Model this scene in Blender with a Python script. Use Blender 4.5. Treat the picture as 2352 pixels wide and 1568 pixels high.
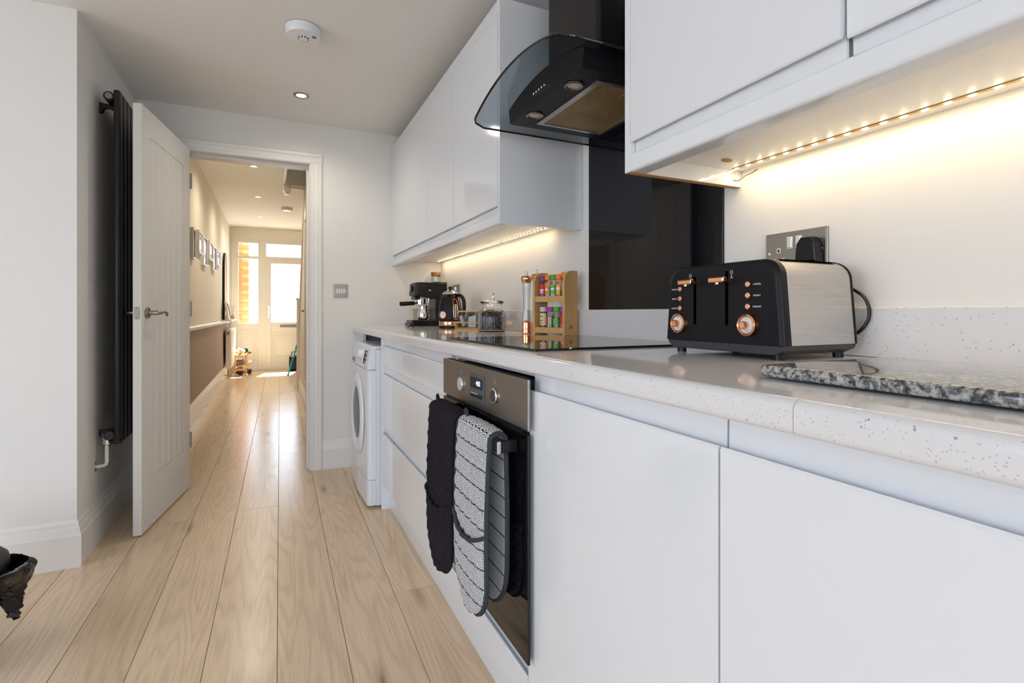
import bpy, bmesh, math, random
from mathutils import Vector, Matrix
random.seed(7)
S = bpy.context.scene
for o in list(bpy.data.objects): bpy.data.objects.remove(o)
COL = S.collection
PI = math.pi

# ------------------------------------------------------------------ camera
EYE = 1.028
YAW = math.radians(24.904)
FPX = 1181.0
cd = bpy.data.cameras.new('camera'); cam = bpy.data.objects.new('camera', cd); COL.objects.link(cam)
cd.sensor_width = 36.0; cd.lens = FPX*36.0/2352.0
cd.shift_y = -(784-718.3)/2352.0
cd.clip_start = 0.02; cd.clip_end = 200
cam.location = (0, 0, EYE); cam.rotation_euler = (PI/2, 0, -YAW)
S.camera = cam

# ------------------------------------------------------------------ world, sun, window portals, exposure
w = bpy.data.worlds.new('sky'); S.world = w; w.use_nodes = True
bg = w.node_tree.nodes['Background']
bg.inputs[0].default_value = (0.83, 0.885, 1.0, 1); bg.inputs[1].default_value = 3.6
sl = bpy.data.lights.new('sun', 'SUN'); sl.energy = 34.0; sl.angle = math.radians(0.6); sl.color = (1, 0.96, 0.90)
so = bpy.data.objects.new('sun', sl); COL.objects.link(so); so.location = (0, 20, 20)
so.rotation_euler = (math.radians(-29), 0, math.radians(-12))      # high sun over the street, shining in over the front door

def portal(loc, rot, sx, sy):
    l = bpy.data.lights.new('window_daylight', 'AREA'); l.shape = 'RECTANGLE'; l.size = sx; l.size_y = sy
    l.cycles.is_portal = True
    o = bpy.data.objects.new('window_daylight', l); COL.objects.link(o); o.location = loc; o.rotation_euler = rot
portal((-1.2, -2.52, 1.07), (PI/2, 0, 0), 3.3, 2.1)              # garden doors behind the camera
portal((-3.52, 0.5, 1.35), (PI/2, 0, -PI/2), 2.4, 1.4)           # side window
portal((-0.1, 10.36, 1.4), (PI/2, 0, PI), 1.1, 1.7)              # front door glazing

S.view_settings.view_transform = 'Standard'; S.view_settings.look = 'None'
S.view_settings.exposure = 0.92; S.view_settings.gamma = 1.0
S.view_settings.use_curve_mapping = False

# ------------------------------------------------------------------ materials
M = {}
def mat(name, col, rough=0.5, metal=0.0, spec=0.5, coat=0.0, trans=0.0, emit=None, es=0.0, ior=1.45, bump=0.0, bscale=200.0, alpha=1.0):
    m = bpy.data.materials.new(name); m.use_nodes = True; M[name] = m
    nt = m.node_tree; p = nt.nodes['Principled BSDF']; I = p.inputs
    I['Base Color'].default_value = (*col, 1); I['Roughness'].default_value = rough; I['Metallic'].default_value = metal
    I['Specular IOR Level'].default_value = spec; I['Coat Weight'].default_value = coat; I['Coat Roughness'].default_value = 0.05
    I['Transmission Weight'].default_value = trans; I['IOR'].default_value = ior; I['Alpha'].default_value = alpha
    if emit: I['Emission Color'].default_value = (*emit, 1); I['Emission Strength'].default_value = es
    if bump:
        t = nt.nodes.new('ShaderNodeTexCoord'); n = nt.nodes.new('ShaderNodeTexNoise'); b = nt.nodes.new('ShaderNodeBump')
        n.inputs['Scale'].default_value = bscale; b.inputs['Strength'].default_value = bump; b.inputs['Distance'].default_value = 0.002
        nt.links.new(t.outputs['Object'], n.inputs['Vector']); nt.links.new(n.outputs['Fac'], b.inputs['Height']); nt.links.new(b.outputs['Normal'], I['Normal'])
    return m
def nd(m, t, **kw):
    n = m.node_tree.nodes.new(t)
    for k, v in kw.items(): setattr(n, k, v)
    return n
def lk(m, a, b): m.node_tree.links.new(a, b)
def math_n(m, op, a, b=None):
    n = nd(m, 'ShaderNodeMath', operation=op)
    for i, x in enumerate((a, b)):
        if x is None: continue
        if isinstance(x, (int, float)): n.inputs[i].default_value = x
        else: lk(m, x, n.inputs[i])
    return n.outputs[0]
def ramp(m, fac, stops):
    r = nd(m, 'ShaderNodeValToRGB'); e = r.color_ramp.elements
    while len(e) > 1: e.remove(e[-1])
    e[0].position = stops[0][0]; e[0].color = (*stops[0][1], 1)
    for p, c in stops[1:]:
        x = e.new(p); x.color = (*c, 1)
    lk(m, fac, r.inputs[0]); return r.outputs[0]
def mixc(m, fac, a, b, mode='MIX'):
    n = nd(m, 'ShaderNodeMix', data_type='RGBA', blend_type=mode)
    if isinstance(fac, (int, float)): n.inputs[0].default_value = fac
    else: lk(m, fac, n.inputs[0])
    for i, x in ((6, a), (7, b)):
        if isinstance(x, tuple): n.inputs[i].default_value = (*x, 1)
        else: lk(m, x, n.inputs[i])
    return n.outputs[2]
def bsdf(m): return m.node_tree.nodes['Principled BSDF']

mat('wall', (0.80, 0.785, 0.76), 0.75, bump=0.08, bscale=260)
mat('ceiling_paint', (0.86, 0.84, 0.815), 0.9, bump=0.05)
mat('hall_upper', (0.83, 0.76, 0.635), 0.8, bump=0.1, bscale=60)
mat('hall_lower', (0.40, 0.31, 0.245), 0.85, bump=0.1, bscale=60)
mat('hall_cream', (0.85, 0.80, 0.70), 0.6)
mat('hall_ceiling', (0.90, 0.87, 0.80), 0.85)
mat('white_trim', (0.82, 0.80, 0.775), 0.35)
mat('door_paint', (0.80, 0.785, 0.75), 0.38)
mat('upvc', (0.85, 0.82, 0.74), 0.35)
mat('gloss_white', (0.79, 0.812, 0.845), 0.09, coat=0.3)
mat('carcass_white', (0.80, 0.80, 0.79), 0.35)
mat('raw_board', (0.50, 0.29, 0.11), 0.8, bump=0.3, bscale=300)
mat('satin_black', (0.006, 0.006, 0.008), 0.26, spec=0.4)
mat('rad_black', (0.010, 0.010, 0.011), 0.38)
mat('matt_black', (0.005, 0.005, 0.007), 0.42, spec=0.3)
mat('plastic_black', (0.007, 0.007, 0.008), 0.22, spec=0.35)
mat('black_glass', (0.004, 0.004, 0.005), 0.03, spec=0.6)
mat('splash_black', (0.006, 0.006, 0.008), 0.035, spec=0.5)
mat('chrome', (0.80, 0.80, 0.80), 0.12, metal=1.0)
mat('satin_nickel', (0.34, 0.31, 0.27), 0.30, metal=1.0)
mat('copper', (0.90, 0.46, 0.25), 0.14, metal=1.0)
mat('pipe_white', (0.74, 0.72, 0.64), 0.4)
mat('appliance_white', (0.80, 0.82, 0.86), 0.25)
mat('washer_gloss', (0.78, 0.80, 0.84), 0.12)
mat('plastic_grey', (0.25, 0.26, 0.29), 0.4)
mat('dark_grey', (0.045, 0.047, 0.052), 0.5)
mat('print_white', (0.85, 0.85, 0.85), 0.5)
mat('print_grey', (0.30, 0.30, 0.32), 0.5)
mat('print_orange', (0.85, 0.20, 0.03), 0.5)
mat('dial_white', (0.85, 0.85, 0.83), 0.3)
mat('bamboo', (0.62, 0.36, 0.13), 0.45)
mat('cork', (0.36, 0.17, 0.06), 0.7)
mat('sugar', (0.86, 0.86, 0.87), 0.9)
mat('sachet', (0.72, 0.72, 0.74), 0.6)
mat('pods', (0.018, 0.016, 0.020), 0.35)
mat('tea_brown', (0.24, 0.12, 0.06), 0.8)
mat('cap_purple', (0.22, 0.03, 0.22), 0.35)
mat('cap_magenta', (0.42, 0.02, 0.36), 0.3)
mat('cap_orange', (0.90, 0.19, 0.012), 0.3)
mat('cap_green', (0.07, 0.38, 0.02), 0.3)
mat('cap_clear', (0.55, 0.56, 0.58), 0.25)
mat('label_red', (0.62, 0.03, 0.03), 0.5)
mat('label_orange', (0.80, 0.22, 0.02), 0.5)
mat('label_green', (0.10, 0.50, 0.06), 0.5)
mat('label_cream', (0.75, 0.58, 0.32), 0.6)
mat('label_yellow', (0.78, 0.42, 0.04), 0.5)
mat('herb', (0.34, 0.29, 0.17), 0.9); mat('pepper_dark', (0.06, 0.04, 0.04), 0.9)
mat('spice_tan', (0.48, 0.34, 0.20), 0.9); mat('chilli', (0.35, 0.05, 0.02), 0.9); mat('spice_pale', (0.62, 0.55, 0.42), 0.9)
mat('brand_burn', (0.10, 0.045, 0.015), 0.7)
mat('filter_tan', (0.36, 0.23, 0.085), 0.42, metal=0.6)
mat('lamp_glass', (0.62, 0.60, 0.58), 0.18)
mat('downlight_lens', (1, 1, 1), 0.4, emit=(1, 0.86, 0.66), es=14)
mat('led', (1, 1, 1), 0.4, emit=(1, 0.80, 0.48), es=22)
mat('led_tape', (0.55, 0.33, 0.10), 0.5)
mat('clock_blue', (0.1, 0.1, 0.1), 0.4, emit=(0.55, 0.68, 1.0), es=1.6)
mat('door_smoke', (0.008, 0.008, 0.012), 0.15, spec=0.15); mat('slot_black', (0.001, 0.001, 0.001), 0.9, spec=0.0); mat('knob_silver', (0.72, 0.72, 0.71), 0.42, metal=0.6); mat('display_grey', (0.085, 0.09, 0.10), 0.25)
mat('lcd', (0.02, 0.03, 0.05), 0.12)
mat('bag_black', (0.008, 0.008, 0.009), 0.2)
mat('bin_grey', (0.030, 0.034, 0.042), 0.42)
mat('photo_dark', (0.05, 0.055, 0.06), 0.15); mat('photo_mid', (0.25, 0.21, 0.17), 0.2)
mat('frame_white', (0.78, 0.76, 0.73), 0.4)
mat('mirror', (0.9, 0.9, 0.9), 0.02, metal=1.0)
mat('pine', (0.62, 0.34, 0.10), 0.5)
mat('cloth_cream', (0.70, 0.63, 0.50), 0.9); mat('cloth_teal', (0.006, 0.055, 0.055), 0.9); mat('cloth_orange', (0.80, 0.20, 0.02), 0.8)
mat('cloth_grey', (0.22, 0.19, 0.18), 0.9); mat('cloth_olive', (0.16, 0.15, 0.08), 0.9); mat('cloth_plum', (0.12, 0.06, 0.08), 0.9); mat('leather_brown', (0.20, 0.10, 0.04), 0.6)
mat('turquoise', (0.0, 0.50, 0.68), 0.35)
mat('shadow_grey', (0.66, 0.60, 0.51), 0.85)  # cream of the stairwell bulkhead darkened, its shade put into the colour
mat('grout', (0.24, 0.23, 0.22), 0.9); mat('lawn', (0.105, 0.105, 0.10), 0.95, bump=0.5, bscale=40)
mat('mortar', (0.55, 0.30, 0.15), 0.9)
mat('gap_dark', (0.05, 0.033, 0.02), 0.9)
mat('rose_red', (0.5, 0.02, 0.02), 0.5)
mat('stain', (0.50, 0.33, 0.14), 0.8)

def wood_floor():
    m = mat('oak_plank', (0.5, 0.4, 0.3), 0.32, spec=0.5); p = bsdf(m)
    tc = nd(m, 'ShaderNodeTexCoord'); oi = nd(m, 'ShaderNodeObjectInfo')
    rnd = oi.outputs['Random']
    cx = nd(m, 'ShaderNodeCombineXYZ'); lk(m, math_n(m, 'MULTIPLY', rnd, 37.0), cx.inputs[0]); lk(m, math_n(m, 'MULTIPLY', rnd, 91.0), cx.inputs[1])
    va = nd(m, 'ShaderNodeVectorMath', operation='ADD'); lk(m, tc.outputs['Object'], va.inputs[0]); lk(m, cx.outputs[0], va.inputs[1])
    def noise(sx, sy, det=3.0, rough=0.55, dist=0.0):
        mp = nd(m, 'ShaderNodeMapping'); mp.inputs['Scale'].default_value = (sx, sy, 1); lk(m, va.outputs[0], mp.inputs[0])
        n = nd(m, 'ShaderNodeTexNoise'); n.inputs['Scale'].default_value = 1.0; n.inputs['Detail'].default_value = det
        n.inputs['Roughness'].default_value = rough; n.inputs['Distortion'].default_value = dist; lk(m, mp.outputs[0], n.inputs['Vector']); return n.outputs['Fac']
    fine = noise(330, 5, 3, 0.6); med = noise(85, 1.3, 2); broad = noise(6, 0.8, 2); low = noise(6.5, 0.50, 1.5, 0.5, 0.2)
    rings = math_n(m, 'SINE', math_n(m, 'MULTIPLY', low, 120.0))
    rings = math_n(m, 'POWER', math_n(m, 'ADD', math_n(m, 'MULTIPLY', rings, 0.5), 0.5), 2.5)
    base = mixc(m, broad, (0.81, 0.61, 0.405), (0.91, 0.72, 0.51))
    tone = ramp(m, rnd, [(0.0, (0.88, 0.86, 0.84)), (0.5, (0.96, 0.96, 0.96)), (1.0, (1.03, 1.01, 0.98))])
    base = mixc(m, 1.0, base, tone, 'MULTIPLY')
    g = mixc(m, math_n(m, 'MULTIPLY', rings, 0.17), base, (0.27, 0.18, 0.115))
    g = mixc(m, ramp(m, fine, [(0.34, (0.24,)*3), (0.54, (0, 0, 0))]), g, (0.36, 0.25, 0.165))
    g = mixc(m, ramp(m, med, [(0.30, (0.14,)*3), (0.5, (0, 0, 0))]), g, (0.33, 0.24, 0.17))
    mp = nd(m, 'ShaderNodeMapping'); mp.inputs['Scale'].default_value = (8, 1.7, 1); lk(m, va.outputs[0], mp.inputs[0])
    vo = nd(m, 'ShaderNodeTexVoronoi'); vo.inputs['Scale'].default_value = 1.0; lk(m, mp.outputs[0], vo.inputs['Vector'])
    kn = ramp(m, vo.outputs['Distance'], [(0.0, (0.85,)*3), (0.06, (0.40,)*3), (0.22, (0, 0, 0))])
    sel = math_n(m, 'GREATER_THAN', nd(m, 'ShaderNodeSeparateColor').outputs[0], 0.0)
    sc = [n for n in m.node_tree.nodes if n.type == 'SEPARATE_COLOR'][0]; lk(m, vo.outputs['Color'], sc.inputs[0])
    m.node_tree.nodes.remove(sel.node); sel = math_n(m, 'GREATER_THAN', sc.outputs[0], 0.60)
    g = mixc(m, math_n(m, 'MULTIPLY', kn, sel), g, (0.20, 0.125, 0.08))
    lk(m, g, p.inputs['Base Color'])
    lk(m, math_n(m, 'ADD', math_n(m, 'MULTIPLY', fine, 0.12), 0.15), p.inputs['Roughness'])
    b = nd(m, 'ShaderNodeBump'); b.inputs['Strength'].default_value = 0.10; b.inputs['Distance'].default_value = 0.001; lk(m, fine, b.inputs['Height']); lk(m, b.outputs[0], p.inputs['Normal'])
wood_floor()

def quartz():
    m = mat('quartz', (0.74, 0.73, 0.74), 0.10, coat=0.2); p = bsdf(m); tc = nd(m, 'ShaderNodeTexCoord')
    col = None; base = (0.74, 0.735, 0.745)
    for sc, th, rad, c in ((150, 0.90, 0.17, (0.40, 0.40, 0.46)), (270, 0.80, 0.24, (0.56, 0.555, 0.59)), (105, 0.965, 0.14, (0.38, 0.38, 0.43))):
        v = nd(m, 'ShaderNodeTexVoronoi'); v.inputs['Scale'].default_value = sc; lk(m, tc.outputs['Object'], v.inputs['Vector'])
        s = nd(m, 'ShaderNodeSeparateColor'); lk(m, v.outputs['Color'], s.inputs[0])
        f = math_n(m, 'MULTIPLY', math_n(m, 'GREATER_THAN', s.outputs[0], th), math_n(m, 'LESS_THAN', v.outputs['Distance'], rad))
        col = mixc(m, f, base if col is None else col, c)
    lk(m, col, p.inputs['Base Color'])
quartz()
def granite():
    m = mat('granite', (0.3, 0.3, 0.3), 0.06, coat=0.3); p = bsdf(m); tc = nd(m, 'ShaderNodeTexCoord')
    def n(sc, d=4):
        x = nd(m, 'ShaderNodeTexNoise'); x.inputs['Scale'].default_value = sc; x.inputs['Detail'].default_value = d; lk(m, tc.outputs['Object'], x.inputs['Vector']); return x.outputs['Fac']
    a = ramp(m, n(190), [(0.34, (0.03, 0.032, 0.04)), (0.43, (0.15, 0.15, 0.15)), (0.50, (0.33, 0.32, 0.29)), (0.66, (0.52, 0.50, 0.46))])
    c = mixc(m, ramp(m, n(120, 2), [(0.55, (0, 0, 0)), (0.62, (0.7,)*3)]), a, (0.03, 0.035, 0.05))
    lk(m, c, p.inputs['Base Color'])
granite()
def brushed():
    m = mat('brushed_steel', (0.56, 0.54, 0.51), 0.28, metal=1.0); p = bsdf(m); tc = nd(m, 'ShaderNodeTexCoord')
    mp = nd(m, 'ShaderNodeMapping'); mp.inputs['Scale'].default_value = (4, 4, 700); lk(m, tc.outputs['Object'], mp.inputs[0])
    n = nd(m, 'ShaderNodeTexNoise'); n.inputs['Scale'].default_value = 1.0; n.inputs['Detail'].default_value = 2; lk(m, mp.outputs[0], n.inputs['Vector'])
    lk(m, math_n(m, 'ADD', math_n(m, 'MULTIPLY', n.outputs['Fac'], 0.16), 0.22), p.inputs['Roughness'])
    lk(m, mixc(m, n.outputs['Fac'], (0.50, 0.48, 0.45), (0.62, 0.60, 0.575)), p.inputs['Base Color'])
    m2 = mat('oven_steel', (0.36, 0.325, 0.285), 0.34, metal=1.0); p = bsdf(m2); tc = nd(m2, 'ShaderNodeTexCoord')
    n = nd(m2, 'ShaderNodeTexNoise'); n.inputs['Scale'].default_value = 900; lk(m2, tc.outputs['Object'], n.inputs['Vector'])
    lk(m2, math_n(m2, 'ADD', math_n(m2, 'MULTIPLY', n.outputs['Fac'], 0.10), 0.30), p.inputs['Roughness'])
brushed()
def glass(name, tint, refl=1.0, rough=0.0):
    m = bpy.data.materials.new(name); m.use_nodes = True; M[name] = m; nt = m.node_tree; nt.nodes.clear()
    out = nt.nodes.new('ShaderNodeOutputMaterial'); t = nt.nodes.new('ShaderNodeBsdfTransparent'); g = nt.nodes.new('ShaderNodeBsdfGlossy')
    t.inputs[0].default_value = (*tint, 1); g.inputs['Roughness'].default_value = rough
    lw = nt.nodes.new('ShaderNodeLayerWeight'); lw.inputs[0].default_value = 0.5; mx = nt.nodes.new('ShaderNodeMixShader')
    pw_ = nt.nodes.new('ShaderNodeMath'); pw_.operation = 'POWER'; pw_.inputs[1].default_value = 4.0
    mu = nt.nodes.new('ShaderNodeMath'); mu.operation = 'MULTIPLY_ADD'; mu.inputs[1].default_value = 0.85*refl; mu.inputs[2].default_value = 0.04*refl
    nt.links.new(lw.outputs['Facing'], pw_.inputs[0]); nt.links.new(pw_.outputs[0], mu.inputs[0]); nt.links.new(mu.outputs[0], mx.inputs[0]); nt.links.new(t.outputs[0], mx.inputs[1]); nt.links.new(g.outputs[0], mx.inputs[2]); nt.links.new(mx.outputs[0], out.inputs[0])
glass('pane', (0.93, 0.95, 0.96)); glass('hood_glass', (0.66, 0.705, 0.735), 1.0); glass('thin_glass', (0.93, 0.935, 0.93), 1.2); glass('acrylic', (0.90, 0.90, 0.91), 1.1)
glass('tank_smoke', (0.45, 0.45, 0.47), 0.8)
mat('jar_glass', (0.96, 0.98, 0.97), 0.0, trans=1.0, ior=1.35)

def bamboo_grain():
    for nm, a, b in (('bamboo', (0.50, 0.275, 0.085), (0.68, 0.42, 0.17)), ('pine', (0.50, 0.26, 0.07), (0.70, 0.42, 0.15)), ('cork', (0.27, 0.12, 0.04), (0.42, 0.21, 0.08))):
        m = M[nm]; tc = nd(m, 'ShaderNodeTexCoord'); mp = nd(m, 'ShaderNodeMapping'); mp.inputs['Scale'].default_value = (120, 120, 14); lk(m, tc.outputs['Object'], mp.inputs[0])
        n = nd(m, 'ShaderNodeTexNoise'); n.inputs['Scale'].default_value = 1.0; n.inputs['Detail'].default_value = 3; lk(m, mp.outputs[0], n.inputs['Vector'])
        lk(m, mixc(m, n.outputs['Fac'], a, b), bsdf(m).inputs['Base Color'])
bamboo_grain()
def brick_mat():
    m = mat('brick', (0.55, 0.20, 0.08), 0.85); oi = nd(m, 'ShaderNodeObjectInfo'); p = bsdf(m)
    lk(m, ramp(m, oi.outputs['Random'], [(0, (0.46, 0.17, 0.05)), (0.5, (0.52, 0.21, 0.07)), (1, (0.56, 0.25, 0.10))]), p.inputs['Base Color'])
brick_mat()
def filter_mesh():
    m = M['filter_tan']; p = bsdf(m); tc = nd(m, 'ShaderNodeTexCoord')
    def wv(rot):
        mp = nd(m, 'ShaderNodeMapping'); mp.inputs['Rotation'].default_value = (0, 0, rot); lk(m, tc.outputs['Object'], mp.inputs[0])
        x = nd(m, 'ShaderNodeTexWave'); x.inputs['Scale'].default_value = 75; lk(m, mp.outputs[0], x.inputs['Vector']); return x.outputs['Fac']
    f = math_n(m, 'MULTIPLY', wv(0.6), wv(-0.6)); n = nd(m, 'ShaderNodeTexNoise'); n.inputs['Scale'].default_value = 9; lk(m, tc.outputs['Object'], n.inputs['Vector'])
    c = mixc(m, n.outputs['Fac'], (0.30, 0.17, 0.05), (0.56, 0.42, 0.20)); lk(m, mixc(m, math_n(m, 'MULTIPLY', f, 0.6), c, (0.08, 0.05, 0.02)), p.inputs['Base Color'])
    b = nd(m, 'ShaderNodeBump'); b.inputs['Strength'].default_value = 0.6; b.inputs['Distance'].default_value = 0.002; b.invert = True; lk(m, f, b.inputs['Height']); lk(m, b.outputs[0], p.inputs['Normal'])
filter_mesh()
def glove_mats():
    mat('quilt_black', (0.017, 0.014, 0.019), 0.95, spec=0.2, bump=0.5, bscale=900)
    mat('binding', (0.045, 0.05, 0.062), 0.9, spec=0.2, bump=0.3, bscale=900)
    m = mat('scallop_cloth', (0.5, 0.5, 0.5), 0.9, spec=0.2); p = bsdf(m)
    uv = nd(m, 'ShaderNodeUVMap'); s = nd(m, 'ShaderNodeSeparateXYZ'); lk(m, uv.outputs[0], s.inputs[0])
    W, H = 0.021, 0.0145
    V = math_n(m, 'DIVIDE', s.outputs[1], H); row = math_n(m, 'FLOOR', V)
    par = math_n(m, 'MODULO', math_n(m, 'ABSOLUTE', row), 2.0)
    U = math_n(m, 'ADD', math_n(m, 'DIVIDE', s.outputs[0], W), math_n(m, 'MULTIPLY', par, 0.5))
    fu = math_n(m, 'SUBTRACT', math_n(m, 'FRACT', U), 0.5); fv = math_n(m, 'FRACT', V)
    d = math_n(m, 'SQRT', math_n(m, 'ADD', math_n(m, 'POWER', math_n(m, 'ABSOLUTE', fu), 2.0), math_n(m, 'POWER', math_n(m, 'MULTIPLY', fv, 0.69), 2.0)))
    st = math_n(m, 'GREATER_THAN', math_n(m, 'SINE', math_n(m, 'MULTIPLY', d, 2*PI*6.5)), -0.35)
    third = math_n(m, 'LESS_THAN', math_n(m, 'MODULO', math_n(m, 'ADD', row, 300.0), 3.0), 0.5); low = math_n(m, 'MULTIPLY', third, math_n(m, 'LESS_THAN', fv, 0.40))
    dash = math_n(m, 'MULTIPLY', low, math_n(m, 'GREATER_THAN', math_n(m, 'FRACT', math_n(m, 'MULTIPLY', U, 5.0)), 0.45))
    edge = math_n(m, 'MULTIPLY', third, math_n(m, 'LESS_THAN', math_n(m, 'ABSOLUTE', math_n(m, 'SUBTRACT', fv, 0.44)), 0.09))
    c = mixc(m, st, (0.02, 0.02, 0.026), (0.72, 0.73, 0.75))
    c = mixc(m, low, c, (0.02, 0.02, 0.026)); c = mixc(m, dash, c, (0.75, 0.76, 0.78)); c = mixc(m, edge, c, (0.02, 0.02, 0.026))
    lk(m, c, p.inputs['Base Color'])
glove_mats()

# ------------------------------------------------------------------ mesh helpers
class B:
    def __init__(s): s.bm = bmesh.new(); s.smooth = False
    def _merge(s, t, mtx=None):
        if mtx is not None: bmesh.ops.transform(t, matrix=mtx, verts=t.verts)
        me = bpy.data.meshes.new('t'); t.to_mesh(me); t.free(); s.bm.from_mesh(me); bpy.data.meshes.remove(me); return s
    def box(s, x0, x1, y0, y1, z0, z1, bev=0.0, seg=2, mtx=None):
        t = bmesh.new(); bmesh.ops.create_cube(t, size=1.0)
        for v in t.verts: v.co = ((x0+x1)/2+v.co.x*(x1-x0), (y0+y1)/2+v.co.y*(y1-y0), (z0+z1)/2+v.co.z*(z1-z0))
        if bev: bmesh.ops.bevel(t, geom=t.edges[:], offset=bev, segments=seg, profile=0.5, affect='EDGES')
        return s._merge(t, mtx)
    def prism(s, pts, axis, a, b, bev=0.0, seg=2, mtx=None):
        """pts: 2-D outline; axis 'x': pts=(y,z); 'y': pts=(x,z); 'z': pts=(x,y)"""
        t = bmesh.new()
        def P(p, k): return {'x': (k, p[0], p[1]), 'y': (p[0], k, p[1]), 'z': (p[0], p[1], k)}[axis]
        va = [t.verts.new(P(p, a)) for p in pts]; vb = [t.verts.new(P(p, b)) for p in pts]; n = len(pts)
        t.faces.new(va); t.faces.new(vb[::-1])
        for i in range(n): t.faces.new((va[i], vb[i], vb[(i+1) % n], va[(i+1) % n]))
        bmesh.ops.recalc_face_normals(t, faces=t.faces[:])
        if bev:
            caps = [e for e in t.edges if len(e.link_faces) == 2 and any(len(f.verts) == n and n > 4 for f in e.link_faces)] if n > 4 else t.edges[:]
            bmesh.ops.bevel(t, geom=caps, offset=bev, segments=seg, profile=0.5, affect='EDGES')
        return s._merge(t, mtx)
    def lathe(s, prof, c=(0, 0, 0), seg=32, axis='z', mtx=None, flute=0, famp=0.0, f0=None):
        t = bmesh.new(); rings = []
        for (r, z) in prof:
            if r < 1e-6: rings.append([t.verts.new((0, 0, z))]); continue
            ring = []
            for i in range(seg):
                a = 2*PI*i/seg; rr = r
                if flute and f0 and f0[0] <= z <= f0[1]: rr = r*(1+famp*math.cos(flute*a))
                ring.append(t.verts.new((rr*math.cos(a), rr*math.sin(a), z)))
            rings.append(ring)
        for p, q in zip(rings, rings[1:]):
            for i in range(seg):
                j = (i+1) % seg
                if len(p) == 1 and len(q) == 1: continue
                if len(p) == 1: t.faces.new((p[0], q[i], q[j]))
                elif len(q) == 1: t.faces.new((p[i], p[j], q[0]))
                else: t.faces.new((p[i], p[j], q[j], q[i]))
        bmesh.ops.recalc_face_normals(t, faces=t.faces[:])
        R = {'z': Matrix.Identity(4), 'x': Matrix.Rotation(PI/2, 4, 'Y'), 'y': Matrix.Rotation(-PI/2, 4, 'X')}[axis]
        m = Matrix.Translation(c) @ R
        if mtx is not None: m = mtx @ m
        s.smooth = True
        return s._merge(t, m)
    def cyl(s, c, r, h, axis='z', seg=24, bev=0.0, r2=None, mtx=None):
        r2 = r if r2 is None else r2
        pr = [(0, 0), (r-bev, 0), (r, bev), (r2, h-bev), (r2-bev, h), (0, h)] if bev else [(0, 0), (r, 0), (r2, h), (0, h)]
        return s.lathe(pr, c, seg, axis, mtx)
    def sphere(s, c, r, sc=(1, 1, 1), seg=20, rot=None):
        t = bmesh.new(); bmesh.ops.create_uvsphere(t, u_segments=seg, v_segments=max(8, seg//2), radius=r)
        m = Matrix.Translation(c) @ (rot if rot is not None else Matrix.Identity(4)) @ Matrix.Diagonal((*sc, 1)); s.smooth = True
        return s._merge(t, m)
    def tube(s, pts, r, seg=10, closed=False, flat=None, sm=0):
        if sm:                                            # Catmull-Rom refinement
            Q = [Vector(p) for p in pts]; rr_ = list(r) if isinstance(r, (list, tuple)) else [r]*len(Q); nn = len(Q); O = []; RR = []
            for i in range(nn if closed else nn-1):
                g = lambda k: Q[k % nn] if closed else Q[max(0, min(nn-1, k))]
                p0, p1, p2, p3 = g(i-1), g(i), g(i+1), g(i+2)
                for k in range(sm):
                    f = k/sm; O.append(0.5*((2*p1)+(p2-p0)*f+(2*p0-5*p1+4*p2-p3)*f*f+(3*p1-p0-3*p2+p3)*f**3)); RR.append(rr_[i]*(1-f)+rr_[(i+1) % nn]*f)
            if not closed: O.append(Q[-1]); RR.append(rr_[-1])
            pts, r = O, RR
        t = bmesh.new(); P = [Vector(p) for p in pts]; n = len(P); rings = []; up = Vector((0.3, 0.1, 1)).normalized(); prev = None
        for i, p in enumerate(P):
            a = P[(i-1) % n] if (closed or i > 0) else p; b = P[(i+1) % n] if (closed or i < n-1) else p
            d = (b-a).normalized()
            if prev is None:
                x = d.cross(up)
                if x.length < 1e-3: x = d.cross(Vector((1, 0, 0)))
            else: x = prev - d*prev.dot(d)
            x.normalize(); prev = x; y = d.cross(x)
            rr = r[i] if isinstance(r, (list, tuple)) else r
            rings.append([t.verts.new(p + x*rr*math.cos(2*PI*k/seg) + y*rr*(flat or 1)*math.sin(2*PI*k/seg)) for k in range(seg)])
        for i in range(n if closed else n-1):
            p, q = rings[i], rings[(i+1) % n]
            for k in range(seg): t.faces.new((p[k], p[(k+1) % seg], q[(k+1) % seg], q[k]))
        if not closed: t.faces.new(rings[0][::-1]); t.faces.new(rings[-1])
        bmesh.ops.recalc_face_normals(t, faces=t.faces[:]); s.smooth = True
        return s._merge(t)
    def mesh(s, name):
        me = bpy.data.meshes.new(name); s.bm.to_mesh(me); s.bm.free()
        if s.smooth:
            for p in me.polygons: p.use_smooth = True
            try: me.set_sharp_from_angle(angle=math.radians(38))
            except Exception: pass
        return me
def link(name, me, m, parent=None):
    if m is not None and not me.materials: me.materials.append(M[m])
    o = bpy.data.objects.new(name, me); COL.objects.link(o)
    if parent is not None: o.parent = parent
    return o
def obj(name, b, m, parent=None, world=False):
    """one mesh object; world=True when the shape was drawn in world coordinates under a moved parent"""
    if world and parent is not None:
        p = parent; T = Matrix.Identity(4)
        while p is not None: T = Matrix.Translation(p.location) @ p.rotation_euler.to_matrix().to_4x4() @ T if False else (Matrix.Translation(p.location) @ p.rotation_euler.to_matrix().to_4x4()) @ T; p = p.parent
        bmesh.ops.transform(b.bm, matrix=T.inverted(), verts=b.bm.verts)
    return link(name, b.mesh(name), m, parent)
def tag(o, label, cat, group=None):
    o['label'] = label; o['category'] = cat
    if group: o['group'] = group
    return o
def thing(name, label, cat, loc=(0, 0, 0), rz=0.0, group=None):
    o = bpy.data.objects.new(name, None); COL.objects.link(o); o.empty_display_size = 0.05
    o.location = loc; o.rotation_euler = (0, 0, rz); return tag(o, label, cat, group)
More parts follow.
